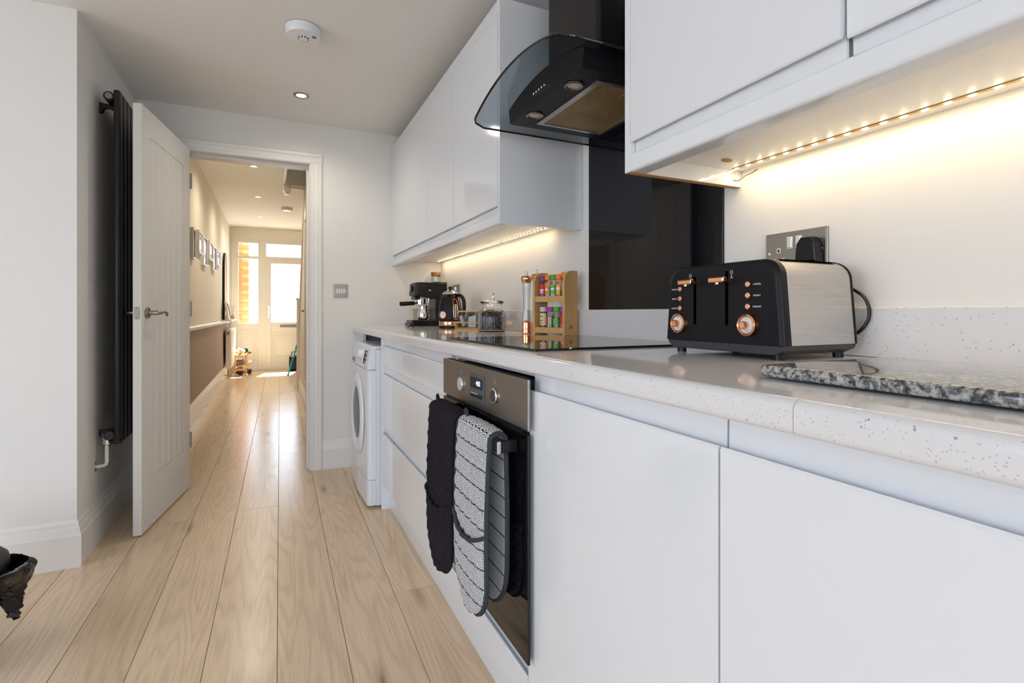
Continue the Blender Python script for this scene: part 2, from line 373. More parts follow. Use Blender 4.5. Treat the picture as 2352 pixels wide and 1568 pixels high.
def struct(name, b, m, parent=None):
    o = obj(name, b, m, parent, world=parent is not None)
    if parent is None: o['kind'] = 'structure'
    return o
def sroot(name, loc=(0, 0, 0), rz=0.0):
    o = bpy.data.objects.new(name, None); COL.objects.link(o); o.location = loc; o.rotation_euler = (0, 0, rz); o['kind'] = 'structure'; o.empty_display_size = 0.05; return o
def dup(root, loc, rz=None, label=None):
    def cp(o, par):
        c = o.copy(); COL.objects.link(c); c.parent = par
        for ch in list(o.children): cp(ch, c)
        return c
    r = cp(root, None); r.location = loc
    if rz is not None: r.rotation_euler = (0, 0, rz)
    if label: r['label'] = label
    return r
def text(s, size, m, parent, mtx, name='lettering', bold=0.0, align='CENTER'):
    cu = bpy.data.curves.new('t', 'FONT'); cu.body = s; cu.size = size; cu.align_x = align; cu.align_y = 'CENTER'; cu.extrude = 0.00015; cu.offset = bold
    t = bpy.data.objects.new('t', cu); COL.objects.link(t); dg = bpy.context.evaluated_depsgraph_get(); dg.update()
    me = bpy.data.meshes.new_from_object(t.evaluated_get(dg)); bpy.data.objects.remove(t)
    me.transform(mtx); me.name = name; me.materials.clear(); return link(name, me, m, parent)
# orientation of flat print on a face that looks toward -X (reads left to right toward -Y)
FACE_NX = Matrix(((0, 0, -1, 0), (-1, 0, 0, 0), (0, 1, 0, 0), (0, 0, 0, 1)))

# ------------------------------------------------------------------ room dimensions
W = 1.102; BY = 3.60; LX = -0.725; LY = 2.644; CZ = 2.262
HX = -0.69; HY = 10.2; HZ = 2.545; HR = 0.305
ZW = 0.939; WF = 0.485
RX = -3.4; RY = -2.4
def bx(*a, **k): return B().box(*a, **k)

# floor: sub-floor, then every plank
fl = struct('floor', B().box(RX, W, RY, LY+0.05, -0.06, -0.0105).box(LX-0.05, W, LY, BY+0.12, -0.06, -0.0105).box(HX-0.05, 1.2, BY, HY+0.1, -0.06, -0.0105), 'gap_dark')
PW, PL, SH = 0.195, 1.475, 0.01046
ends = {0: 2.62, 1: 2.49, 2: 1.895, -1: 3.013, -2: 2.53, -3: 3.00, -4: 2.87}
pcache = {}
def plank_mesh(L, Wd):
    k = (round(L, 3), round(Wd, 3))
    if k not in pcache:
        g = 0.0007; c = 0.0011; b = B(); t = bmesh.new()
        x0, x1, y0, y1 = -Wd/2+g, Wd/2-g, -L/2+g, L/2-g
        lo = [t.verts.new(p) for p in ((x0, y0, -0.010), (x1, y0, -0.010), (x1, y1, -0.010), (x0, y1, -0.010))]
        md = [t.verts.new(p) for p in ((x0, y0, -c), (x1, y0, -c), (x1, y1, -c), (x0, y1, -c))]
        hi = [t.verts.new(p) for p in ((x0+c, y0+c, 0), (x1-c, y0+c, 0), (x1-c, y1-c, 0), (x0+c, y1-c, 0))]
        t.faces.new(lo[::-1]); t.faces.new(hi)
        for q, r in ((lo, md), (md, hi)):
            for i in range(4): t.faces.new((q[i], q[(i+1) % 4], r[(i+1) % 4], r[i]))
        b._merge(t); me = b.mesh('plank'); me.materials.append(M['oak_plank']); pcache[k] = me
    return pcache[k]
for k in range(-17, 3):
    p0 = -0.007 + PW*k; xc = p0 + PW/2
    e0 = ends.get(k, 2.2 + (k*0.613) % PL)
    y_lo = RY; y_hi = LY+0.04 if xc < LX-0.02 else (HY+0.06 if xc < 0.40 else BY+0.05)
    if k == 2: y_hi = BY+0.05
    wd = PW
    ys = [y_lo]; y = e0 - PL*6
    while y < y_hi:
        if y > y_lo+0.05: ys.append(y)
        y += PL
    if y_hi - ys[-1] < 0.05: ys[-1] = y_hi
    else: ys.append(y_hi)
    for a, b_ in zip(ys, ys[1:]):
        o = bpy.data.objects.new('plank', plank_mesh(b_-a, wd)); COL.objects.link(o); o.parent = fl
        ym = (a+b_)/2; o.location = (xc + SH*ym, ym, 0); o.rotation_euler = (0, 0, -SH)

# kitchen walls
ww = B().box(RX-0.1, -0.518, BY, BY+0.12, 0, CZ).box(0.240, W+0.12, BY, BY+0.12, 0, CZ).box(-0.518, 0.240, BY, BY+0.12, 2.02, CZ)
ww.box(-0.80, 1.25, BY+0.121, BY+0.2, CZ-0.1, HZ+0.1)
struct('wall_back', ww, 'wall')
struct('wall_right', bx(W, W+0.12, RY-0.1, BY+0.12, 0, CZ), 'wall')
struct('wall_left', bx(LX-0.12, LX, LY+0.12, BY, 0, CZ), 'wall')
struct('wall_left_return', bx(RX, LX, LY, LY+0.12, 0, CZ), 'wall')
struct('wall_rear', B().box(RX, -2.8, RY-0.12, RY, 0, CZ).box(0.4, W, RY-0.12, RY, 0, CZ).box(-2.8, 0.4, RY-0.12, RY, 2.1, CZ), 'wall')
struct('wall_side', B().box(RX-0.12, RX, RY-0.12, -0.7, 0, CZ).box(RX-0.12, RX, 1.7, LY+0.12, 0, CZ).box(RX-0.12, RX, -0.7, 1.7, 0, 0.65).box(RX-0.12, RX, -0.7, 1.7, 2.05, CZ), 'wall')
struct('ceiling', B().box(RX-0.1, W+0.1, RY-0.1, BY+0.12, CZ, CZ+0.1), 'ceiling_paint')
wd1 = sroot('window_1', (-1.2, RY, 0))
for i in range(4):
    x = -2.8 + i*0.8
    obj('door_frame', B().box(x, x+0.07, RY-0.09, RY-0.03, 0, 2.1).box(x+0.73, x+0.8, RY-0.09, RY-0.03, 0, 2.1).box(x+0.07, x+0.73, RY-0.09, RY-0.03, 0, 0.1).box(x+0.07, x+0.73, RY-0.09, RY-0.03, 2.03, 2.1), 'dark_grey', wd1, world=True)
    obj('pane', bx(x+0.07, x+0.73, RY-0.065, RY-0.055, 0.1, 2.03), 'pane', wd1, world=True)
wd2 = sroot('window_2', (RX, 0.5, 0.65))
for i in range(2):
    y = -0.7+i*1.2
    obj('frame', B().box(RX-0.09, RX-0.03, y, y+0.07, 0.65, 2.05).box(RX-0.09, RX-0.03, y+1.13, y+1.2, 0.65, 2.05).box(RX-0.09, RX-0.03, y+0.07, y+1.13, 0.65, 0.72).box(RX-0.09, RX-0.03, y+0.07, y+1.13, 1.98, 2.05), 'white_trim', wd2, world=True)
    obj('pane', bx(RX-0.065, RX-0.055, y+0.07, y+1.13, 0.72, 1.98), 'pane', wd2, world=True)

# skirting boards: flat board, two stepped mouldings
SK = [(0, 0), (0.019, 0), (0.019, 0.128), (0.016, 0.134), (0.0155, 0.137), (0.012, 0.158), (0.008, 0.163), (0.0075, 0.176), (0.002, 0.188), (0, 0.188)]
def mitred(fa, fb):          # skirting whose two ends follow the mitre: fa/fb give the end points for a profile point (d, z)
    t = bmesh.new(); va = [t.verts.new(fa(d, z)) for d, z in SK]; vb = [t.verts.new(fb(d, z)) for d, z in SK]; n = len(SK)
    t.faces.new(va); t.faces.new(vb[::-1])
    for i in range(n): t.faces.new((va[i], vb[i], vb[(i+1) % n], va[(i+1) % n]))
    bmesh.ops.recalc_face_normals(t, faces=t.faces[:]); return B()._merge(t)
struct('baseboard_left', mitred(lambda d, z: (LX+d, LY-d, z), lambda d, z: (LX+d, BY, z)), 'white_trim')
struct('baseboard_left_return', mitred(lambda d, z: (RX, LY-d, z), lambda d, z: (LX+d, LY-d, z)), 'white_trim')
struct('baseboard_back', B().prism([(BY-d, z) for d, z in SK], 'x', 0.2938, 0.56), 'white_trim')

# door lining and architrave
tr = sroot('trim_1', (-0.15, BY, 0))
obj('lining', B().box(-0.518, -0.49, BY-0.001, BY+0.121, 0, 1.995), 'white_trim', tr, world=True)
obj('lining', B().box(0.2125, 0.240, BY-0.001, BY+0.121, 0, 1.995), 'white_trim', tr, world=True)
obj('lining', B().box(-0.518, 0.240, BY-0.001, BY+0.121, 1.995, 2.0195), 'white_trim', tr, world=True)
obj('door_stop', B().box(0.1985, 0.2125, BY+0.045, BY+0.12, 0, 1.982), 'white_trim', tr, world=True)
obj('door_stop', B().box(-0.477, 0.2125, BY+0.045, BY+0.12, 1.982, 1.995), 'white_trim', tr, world=True)
obj('door_stop', B().box(-0.49, -0.477, BY+0.045, BY+0.12, 0, 1.982), 'white_trim', tr, world=True)
AR = [(0, 0), (0.075, 0), (0.075, 0.010), (0.066, 0.018), (0.050, 0.018), (0.044, 0.013), (0.022, 0.011), (0.016, 0.015), (0.006, 0.014), (0, 0.009)]
def arch(pieces, name):
    for (ax, base, sgn, a, b_, horiz) in pieces:
        bb = B()
        if horiz: bb.prism([(BY-d, base+sgn*t_) for t_, d in AR], 'x', a, b_)
        else: bb.prism([(base+sgn*t_, BY-d) for t_, d in AR], 'z', a, b_)
        obj('architrave', bb, 'white_trim', tr, world=True)
arch([(0, 0.2185, 1, 0, 2.0, False), (0, -0.492, -1, 0, 2.0, False), (0, 1.997, 1, -0.567, 0.2935, True)], 'a')
obj('strike_plate', bx(0.2113, 0.2127, BY+0.012, BY+0.034, 1.0, 1.06), 'satin_nickel', tr, world=True)

# ---- open kitchen door (cottage style with grooved boards)
dang = math.atan2(0.1034, 0.682)
d1 = sroot('door_1', (-0.445, 3.5376, 0.008), 0.0)
# local frame: x along leaf from hinge to free edge, y = outward normal of the face seen (toward +X)
Dm = Matrix.Translation((-0.445, 3.5376, 0.008)) @ Matrix(((-math.sin(dang), math.cos(dang), 0, 0), (-math.cos(dang), -math.sin(dang), 0, 0), (0, 0, 1, 0), (0, 0, 0, 1)))
def dobj(name, b, m, par=None):
    bmesh.ops.transform(b.bm, matrix=Dm, verts=b.bm.verts); bmesh.ops.recalc_face_normals(b.bm, faces=b.bm.faces[:]); return obj(name, b, m, par or d1, world=True)
LW, LH, LT = 0.69, 1.981, 0.034
for x0, x1, z0, z1 in ((0, 0.098, 0, LH), (LW-0.098, LW, 0, LH)): dobj('stile', bx(x0, x1, -LT, 0, z0, z1), 'door_paint')
for z0, z1 in ((0, 0.235), (LH-0.125, LH)): dobj('rail', bx(0.098, LW-0.098, -LT, 0, z0, z1), 'door_paint')
dobj('panel_core', bx(0.098, LW-0.098, -LT+0.004, -0.0054, 0.235, LH-0.125), 'door_paint')
nb = 6; bw = (LW-0.196)/nb
for i in range(nb):
    x0 = 0.098+i*bw
    dobj('board', B().prism([(x0+0.003, -0.0055), (x0+0.003, -0.0042), (x0+0.0065, -0.0006), (x0+bw-0.0065, -0.0006), (x0+bw-0.003, -0.0042), (x0+bw-0.003, -0.0055)], 'z', 0.2375, LH-0.1275), 'door_paint')
lt = dobj('latch_plate', B().box(LW-0.0005, LW+0.001, -0.029, -0.005, 0.99, 1.048), 'satin_nickel')
dobj('latch_bolt', B().box(LW+0.0005, LW+0.004, -0.022, -0.010, 1.010, 1.027), 'satin_nickel', lt)
for zz in (0.996, 1.042): dobj('screw', B().cyl((LW+0.0008, -0.017, zz), 0.0025, 0.0006, 'x', 10), 'dark_grey', lt)
for sgn, y0 in ((1, 0.0), (-1, -LT)):
    hd = dobj('handle', B().cyl((LW-0.060, y0 if sgn > 0 else y0-0.010, 1.02), 0.0255, 0.010, 'y', 28, bev=0.002), 'satin_nickel')
    yy = y0+sgn*0.0
    pts = [(LW-0.060, yy+sgn*0.008, 1.02), (LW-0.060, yy+sgn*0.042, 1.02), (LW-0.066, yy+sgn*0.050, 1.02), (LW-0.085, yy+sgn*0.052, 1.021), (LW-0.115, yy+sgn*0.052, 1.024), (LW-0.140, yy+sgn*0.052, 1.023), (LW-0.158, yy+sgn*0.051, 1.016), (LW-0.168, yy+sgn*0.049, 1.006)]
    dobj('lever', B().tube(pts, [0.011, 0.0105, 0.009, 0.0075, 0.007, 0.007, 0.0065, 0.005], 12, sm=4), 'satin_nickel', hd)
for z in (0.23, 1.0, 1.75): dobj('hinge', B().cyl((-0.004, 0.004, z), 0.006, 0.09, 'z', 12), 'satin_nickel')

# ------------------------------------------------------------------ hall
struct('wall_hall_left', B().box(HX-0.1, HX, BY+0.12, HY, 0.885, HZ), 'hall_upper')
struct('wall_hall_left_lower', B().box(HX-0.1, HX, BY+0.12, HY, 0, 0.885), 'hall_lower')
struct('wall_hall_right', bx(1.12, 1.22, BY+0.12, HY, 0, HZ+0.3), 'hall_upper')
struct('ceiling_hall', B().box(HX-0.1, 0.12, BY+0.12, HY+0.1, HZ, HZ+0.08).box(0.12, 1.22, 6.0, HY+0.1, HZ, HZ+0.08).box(0.04, 1.22, BY+0.10, 6.1, HZ+0.35, HZ+0.42).box(0.04, 0.12, BY+0.12, 6.02, HZ+0.08, HZ+0.35).box(0.04, 1.22, 6.02, 6.1, HZ+0.08, HZ+0.35).box(0.04, 1.22, BY+0.10, BY+0.20, HZ+0.1, HZ+0.35), 'hall_ceiling')
struct('wall_front', B().box(HX-0.1, 1.2, HY, HY+0.2, 2.33, HZ+0.1).box(HX-0.1, -0.665, HY, HY+0.2, 0, 2.33).box(0.60, 1.22, HY, HY+0.2, 0, 2.33), 'hall_cream')
struct('trim_2', B().prism([(HX, 0.862), (HX+0.012, 0.862), (HX+0.018, 0.880), (HX+0.034, 0.888), (HX+0.034, 0.898), (HX+0.028, 0.905), (HX, 0.905)], 'y', BY+0.12, HY), 'white_trim')
struct('baseboard_hall', B().prism([(HX+d, z) for d, z in SK], 'y', BY+0.12, HY), 'white_trim')

# landing bulkhead, drop newel and string at the stairwell
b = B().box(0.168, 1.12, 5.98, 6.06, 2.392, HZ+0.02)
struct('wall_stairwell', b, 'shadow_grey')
struct('trim_3', B().box(0.165, 1.12, 6.06, 6.075, 2.372, 2.395), 'white_trim')
t = thing('drop_newel', 'grey rounded drop newel post hanging at stairwell corner of hall ceiling', 'newel post', (0.135, 6.02, 2.31))
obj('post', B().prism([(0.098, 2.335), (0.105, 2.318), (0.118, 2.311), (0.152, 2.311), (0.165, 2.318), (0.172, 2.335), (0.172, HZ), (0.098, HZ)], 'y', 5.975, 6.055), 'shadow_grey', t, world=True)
obj('cap', B().box(0.113, 0.157, 5.99, 6.04, 2.292, 2.311, bev=0.003), 'white_trim', t, world=True)
struct('trim_4', B().prism([(0.098, 2.40), (0.118, 2.40), (0.118, 2.43), (0.126, 2.44), (0.126, 2.47), (0.118, 2.48), (0.118, HZ), (0.098, HZ)], 'y', BY+0.12, 5.975), 'white_trim')

# under-stairs panelling with cupboard doors
us = sroot('wall_understairs', (HR, 5.5, 0))
obj('panel', B().prism([(BY+0.12, 0), (7.34, 0), (7.34, 0.92), (6.05, 2.50), (BY+0.12, 2.50)], 'x', HR+0.012, HR+0.05), 'hall_cream', us, world=True)
obj('string_board', B().prism([(7.34, 0.92), (6.05, 2.50), (6.05, 2.40), (7.34, 0.80)], 'x', HR-0.004, HR+0.012), 'hall_cream', us, world=True)
for i, (y0, y1) in enumerate(((3.9, 4.55), (4.62, 5.27), (5.34, 5.95))):
    dr = obj('cupboard_door', B().box(HR-0.006, HR+0.012, y0, y0+0.09, 0.22, 2.1).box(HR-0.006, HR+0.012, y1-0.09, y1, 0.22, 2.1).box(HR-0.006, HR+0.012, y0+0.09, y1-0.09, 0.22, 0.32).box(HR-0.006, HR+0.012, y0+0.09, y1-0.09, 2.0, 2.1).box(HR+0.004, HR+0.012, y0+0.09, y1-0.09, 0.32, 2.0), 'hall_cream', us, world=True)
    yk = y1-0.045 if i % 2 == 0 else y0+0.045
    obj('knob', B().lathe([(0, 0), (0.006, 0), (0.005, 0.012), (0.013, 0.02), (0.012, 0.028), (0, 0.030)], (HR-0.006, yk, 1.05+0.1*i*(i != 2)), 16, 'x', Matrix.Identity(4)) if False else B().cyl((HR-0.034, yk, 1.05+0.09*(i == 1)), 0.011, 0.03, 'x', 16, bev=0.003), 'satin_nickel', dr, world=True)
obj('skirting', B().prism([(HR+0.012-d, z*0.9) for d, z in SK], 'y', BY+0.12, 7.34), 'white_trim', us, world=True)
t = thing('newel_post', 'slim cream square newel post at foot of the stairs', 'newel post', (HR-0.002, 7.38, 0))
obj('shaft', B().box(HR-0.025, HR+0.045, 7.345, 7.415, 0, 1.20, bev=0.004), 'hall_cream', t, world=True)
obj('cap', B().box(HR-0.035, HR+0.055, 7.335, 7.425, 1.20, 1.222, bev=0.005), 'hall_cream', t, world=True)

# front door with side light and fan lights
d2 = sroot('door_2', (0.0, HY, 0))
Y1, Y2 = HY+0.005, HY+0.07
def fr(name, x0, x1, z0, z1, m='upvc', ya=Y1, yb=Y2, par=None, bev=0.004): return obj(name, B().box(x0, x1, ya, yb, z0, z1, bev=bev), m, par or d2, world=True)
fr('frame', -0.665, -0.555, 0, 2.33); fr('frame', -0.245, -0.115, 0, 2.33); fr('frame', 0.60-0.05, 0.60, 0, 2.33)
fr('frame', -0.555, -0.245, 2.265, 2.33); fr('frame', -0.115, 0.55, 2.265, 2.33); fr('frame', -0.555, -0.245, 1.985, 2.035); fr('frame', -0.115, 0.55, 1.99, 2.04)
fr('frame', -0.555, -0.245, 0.74, 0.845); fr('frame', -0.555, -0.245, 0, 0.06)
for x0, x1, z0, z1 in ((-0.555, -0.245, 2.035, 2.265), (-0.115, 0.55, 2.04, 2.265), (-0.555, -0.245, 0.845, 1.985)): fr('pane', x0, x1, z0, z1, 'pane', HY+0.035, HY+0.041, bev=0)
def moulded(x0, x1, z0, z1, par=None):
    q = fr('panel', x0, x1, z0, z1, 'upvc', HY+0.03, HY+0.06, par, 0)
    for i_ in (0.045, 0.075):
        for a in ((x0+i_, x1-i_, z0+i_*1.6, z0+i_*1.6+0.014), (x0+i_, x1-i_, z1-i_*1.6-0.014, z1-i_*1.6), (x0+i_, x0+i_+0.012, z0+i_*1.6+0.0138, z1-i_*1.6-0.0138), (x1-i_-0.012, x1-i_, z0+i_*1.6+0.0138, z1-i_*1.6-0.0138)):
            fr('moulding', *a, 'upvc', HY+0.020, HY+0.031, q, 0.003)
moulded(-0.555, -0.245, 0.06, 0.74)
lf = obj('leaf', B().box(-0.1165, -0.035, HY+0.0, HY+0.055, 0.0, 1.993, bev=0.004).box(0.475, 0.5515, HY, HY+0.055, 0.0, 1.993, bev=0.004).box(-0.035, 0.475, HY, HY+0.055, 1.915, 1.993, bev=0.004).box(-0.035, 0.475, HY, HY+0.055, 0.70, 0.86, bev=0.004).box(-0.035, 0.475, HY, HY+0.055, 0.0, 0.13, bev=0.004), 'upvc', d2, world=True)
fr('pane', -0.035, 0.475, 0.86, 1.915, 'pane', HY+0.03, HY+0.036, lf, 0); 
moulded(-0.035, 0.475, 0.13, 0.70, d2)
hh = obj('door_handle', B().box(-0.088, -0.058, HY-0.010, HY+0.001, 0.93, 1.16, bev=0.006), 'chrome', d2, world=True)
obj('lever', B().tube([(-0.073, HY-0.008, 1.075), (-0.073, HY-0.045, 1.075), (-0.04, HY-0.05, 1.075), (0.03, HY-0.048, 1.072)], 0.008, 10), 'chrome', hh, world=True)
obj('letter_plate', B().box(0.11, 0.40, HY-0.012, HY+0.001, 0.765, 0.815, bev=0.004), 'satin_nickel', d2, world=True)

# brick porch outside the side light
pw = sroot('wall_porch', (-0.7, 11.0, 0))
obj('mortar_core', B().box(-0.94, -0.415, 10.75, 11.05, 0, 2.9).box(-0.94, -0.60, 10.40, 10.76, 0, 2.9), 'mortar', pw, world=True)
bmesh_b = B().box(-0.108, 0.108, -0.052, 0.052, -0.033, 0.033, bev=0.003, seg=1).mesh('brick'); bmesh_b.materials.append(M['brick'])
for r in range(38):
    off = 0.0 if r % 2 else 0.112
    for c_ in range(3):
        x = -0.52-off-c_*0.225
        if x < -0.95: continue
        o = bpy.data.objects.new('brick', bmesh_b); COL.objects.link(o); o.parent = pw; o.location = (x+0.7, 10.79-11.0, 0.04+r*0.076)
struct('ground', bx(-6, 6, HY+0.2, 20, -0.12, -0.05), 'grout')
struct('ground_garden', bx(-9, 6, -14, RY-0.12, -0.14, -0.08), 'lawn')

# ------------------------------------------------------------------ base units, oven, washing machine
def jfront_low(z0, z1, lip=0.034, f=0.515):      # handleless front, finger channel along the top
    return [(f, z0), (f, z1-0.004), (f+0.002, z1), (f+0.006, z1-0.001), (f+0.011, z1-0.012), (f+0.0155, z1-0.006), (f+0.0165, z1+lip), (f+0.022, z1+lip), (f+0.022, z0)]
UB = 0.901
def carcass(t, y0, y1, top=0.899, x0=0.538, bot=0.14):
    obj('carcass', B().box(x0, 1.08, y0, y0+0.018, bot, top).box(x0, 1.08, y1-0.018, y1, bot, top).box(x0, 1.08, y0+0.018, y1-0.018, bot, bot+0.018).box(1.06, 1.08, y0+0.018, y1-0.018, bot+0.018, top).box(x0+0.004, x0+0.06, y0+0.018, y1-0.018, top-0.018, top), 'carcass_white', t, world=True)
t = thing('drawer_unit', 'white gloss handleless base unit with three wide drawers beside washing machine', 'base cabinet', (0.8, 2.17, 0.0))
carcass(t, 1.612, 2.722)
for z0, z1 in ((0.755, 0.857), (0.447, 0.712), (0.147, 0.405)):
    obj('drawer', B().prism(jfront_low(z0, z1), 'y', 1.614, 2.720, bev=0.0), 'gloss_white', t, world=True)
tag(obj('end_panel', B().box(0.513, 1.09, 2.7225, 2.740, 0.0, 0.900, bev=0.001), 'gloss_white'), 'white end panel between the drawers and the washing machine', 'end panel')
t = thing('oven_housing', 'white housing cabinet around the built-in oven with low front panel', 'base cabinet', (0.8, 1.31, 0))
carcass(t, 1.026, 1.610, x0=0.545)
obj('front_panel', B().prism(jfront_low(0.147, 0.214, 0.036), 'y', 1.028, 1.608), 'gloss_white', t, world=True)
obj('oven_shelf', bx(0.545, 1.06, 1.044, 1.592, 0.232, 0.25), 'carcass_white', t, world=True)
ys = [1.024, 0.483, -0.06, -0.61, -1.16]
lb = ['white gloss handleless base cabinet directly right of the built-in oven', 'white gloss handleless base cabinet under the granite board', 'white gloss handleless base cabinet below the near end of the worktop', 'white gloss handleless base cabinet farthest behind the photographer']
for i in range(3):
    y1, y0 = ys[i], ys[i+1]
    t = thing('base_cabinet', lb[i], 'base cabinet', (0.8, (y0+y1)/2, 0), group='handleless base cabinets right of oven')
    carcass(t, y0+0.001, y1-0.001)
    obj('door', B().prism(jfront_low(0.147, 0.858, 0.038), 'y', y0+0.0018, y1-0.0018), 'gloss_white', t, world=True)
tag(obj('plinth', B().box(0.561, 0.576, -0.61, 2.722, 0.0, 0.139), 'gloss_white'), 'long white plinth board along the foot of the base cabinets', 'plinth')

# worktop: two jointed lengths with rounded nosing, upstand, splashback
def nosing(y0, y1):
    r = 0.012; pts = [(W, ZW), (W, UB)]
    for i in range(7): a = -PI/2 - i*(PI/2)/6; pts.append((WF+0.008+0.008*math.cos(a), UB+0.008+0.008*math.sin(a)))
    for i in range(9): a = PI - i*(PI/2)/8; pts.append((WF+r+r*math.cos(a), ZW-r+r*math.sin(a)))
    b = B().prism(pts, 'y', y0, y1); b.smooth = True; return b
wt = thing('worktop', 'long speckled white worktop with rounded front edge running along the wall', 'worktop', (0.8, 1.3, UB))
obj('slab', nosing(0.3585, BY), 'quartz', wt, world=True)
obj('slab', nosing(-0.61, 0.3578), 'quartz', wt, world=True)
tag(obj('upstand', B().box(1.086, W, -0.61, BY, ZW+0.0003, 1.040, bev=0.003), 'quartz'), 'low speckled white upstand along the wall behind the worktop', 'upstand')
tag(obj('splashback', B().box(1.0945, W-0.0002, 1.015, 1.661, 1.0405, 2.05, bev=0.001), 'splash_black'), 'glossy black glass splashback panel behind the hob', 'splashback')

# oven
ov = thing('oven', 'built-in single oven with stainless control panel and black glass door', 'oven', (0.77, 1.296, 0.262))
obj('body', B().box(0.514, 1.02, 1.048, 1.585, 0.265, 0.872), 'dark_grey', ov, world=True)
OY0, OY1 = 0.993, 1.600
obj('trim_frame', B().box(0.5056, 0.5145, OY0+0.022, OY1-0.022, 0.262, 0.884), 'matt_black', ov, world=True)
cp = obj('control_panel', B().box(0.493, 0.5000, OY0, OY1, 0.7715, 0.883, bev=0.0015), 'oven_steel', ov, world=True)
obj('panel_edge', B().box(0.4928, 0.4942, OY0-0.0022, OY0-0.0002, 0.7715, 0.883), 'chrome', cp, world=True)
obj('knob', B().cyl((0.486, 1.425, 0.8205), 0.0195, 0.0075, 'x', 32, bev=0.0015), 'knob_silver', ov, world=True)
k2 = obj('knob', B().lathe([(0.0195, 0), (0.0195, 0.006), (0.0165, 0.0075), (0.0155, 0.004), (0, 0.004)], (0.493, 1.176, 0.822), 32, 'x', None) if False else B().cyl((0.4875, 1.176, 0.822), 0.0195, 0.006, 'x', 32, bev=0.002), 'chrome', ov, world=True)
obj('knob_face', B().cyl((0.4855, 1.176, 0.822), 0.0145, 0.003, 'x', 28, bev=0.001), 'dark_grey', k2, world=True)
dsp = obj('display', B().box(0.4905, 0.4932, 1.243, 1.352, 0.7885, 0.863, bev=0.001), 'display_grey', ov, world=True)
obj('screen', B().box(0.4895, 0.4907, 1.254, 1.342, 0.824, 0.853), 'lcd', dsp, world=True)
obj('button_bar', B().box(0.4885, 0.4907, 1.254, 1.340, 0.800, 0.811, bev=0.001), 'plastic_black', dsp, world=True)
for i in range(2): obj('button_mark', B().box(0.488, 0.4887, 1.285+i*0.026, 1.307+i*0.026, 0.8095, 0.8112), 'print_white', dsp, world=True)
def wtext(s, size, m, par, y, z, x, bold=0.0, name='lettering'):
    p = par; off = Vector((0, 0, 0))
    while p is not None: off += p.location; p = p.parent
    return text(s, size, m, par, Matrix.Translation(Vector((x, y, z))-off) @ FACE_NX, name, bold)
wtext('4:02', 0.018, 'clock_blue', dsp, 1.281, 0.8385, 0.4892)
for yk, zk in ((1.425, 0.856), (1.176, 0.858)):
    obj('icon', B().box(0.4926, 0.4931, yk-0.005, yk+0.005, zk-0.006, zk-0.005).box(0.4926, 0.4931, yk-0.005, yk+0.005, zk+0.005, zk+0.006).box(0.4926, 0.4931, yk-0.0055, yk-0.0045, zk-0.006, zk+0.006).box(0.4926, 0.4931, yk+0.0045, yk+0.0055, zk-0.006, zk+0.006).box(0.4926, 0.4931, yk-0.0005, yk+0.0005, zk-0.012, zk-0.010), 'print_grey', cp, world=True)
dr = obj('door_glass', B().box(0.4990, 0.5055, OY0+0.001, OY1-0.001, 0.264, 0.763, bev=0.001), 'black_glass', ov, world=True)
obj('door_vent', B().box(0.499, 0.5055, OY0+0.03, OY1-0.03, 0.7635, 0.7708), 'matt_black', ov, world=True)
for o_ in [c_ for c_ in ov.children if c_.name.split('.')[0] in ('control_panel', 'knob', 'display')]: o_.location.x += 0.0055
hb = obj('handle', B().box(0.447, 0.457, 1.040, 1.552, 0.716, 0.744, bev=0.0015), 'brushed_steel', ov, world=True)
for y0 in (1.040, 1.540): obj('handle_bracket', B().box(0.457, 0.4957, y0, y0+0.012, 0.717, 0.743, bev=0.001), 'satin_black', hb, world=True)

# hob
tag(obj('induction_hob', B().box(0.545, 1.045, 1.050, 1.672, ZW+0.0003, ZW+0.0058, bev=0.0015), 'black_glass'), 'flat black glass induction hob set on the worktop', 'hob')

# washing machine
wm = thing('washing_machine', 'white front-loading washing machine under the worktop beside the back wall', 'washing machine', (0.7, 3.055, 0))
WY0, WY1 = 2.757, 3.352
obj('cabinet', B().box(0.492, 1.04, WY0, WY1, 0.012, 0.835, bev=0.003), 'appliance_white', wm, world=True)
obj('top', B().box(0.475, 1.05, WY0-0.001, WY1+0.001, 0.836, 0.852, bev=0.006), 'appliance_white', wm, world=True)
def roundfront(x0, x1, z0, z1, m, name, bev=0.012):
    return obj(name, B().prism([(x1, WY0), (x0+0.018, WY0), (x0+0.006, WY0+0.006), (x0, WY0+0.022), (x0-0.010, (WY0+WY1)/2), (x0, WY1-0.022), (x0+0.006, WY1-0.006), (x0+0.018, WY1), (x1, WY1)], 'z', z0, z1), m, wm, world=True)
roundfront(0.447, 0.4915, 0.150, 0.726, 'washer_gloss', 'front_panel')
roundfront(0.447, 0.4915, 0.016, 0.148, 'washer_gloss', 'kick_panel')
cpn = obj('control_panel', B().prism([(0.4915, 0.728), (0.446, 0.728), (0.447, 0.745), (0.467, 0.842), (0.474, 0.850), (0.4915, 0.850)], 'y', WY0+0.001, WY1-0.001, bev=0.003), 'washer_gloss', wm, world=True)
sl_ = math.atan2(0.020, 0.097)
def onpanel(y, s):   # point on the sloped control face, s = distance up the slope
    return Vector((0.447+math.sin(sl_)*s, y, 0.745+math.cos(sl_)*s))
Rp = Matrix.Rotation(sl_, 4, 'Y')
def pbox(name, y0, y1, s0, s1, d, m, par=cpn, bev=0.0):
    c = onpanel((y0+y1)/2, (s0+s1)/2); mt = Matrix.Translation(c) @ Rp
    return obj(name, B().box(-d, 0.0005, -(y1-y0)/2, (y1-y0)/2, -(s1-s0)/2, (s1-s0)/2, bev=bev, mtx=mt), m, par, world=True)
lcdp = pbox('display', 2.845, 2.925, 0.008, 0.078, 0.002, 'dark_grey')
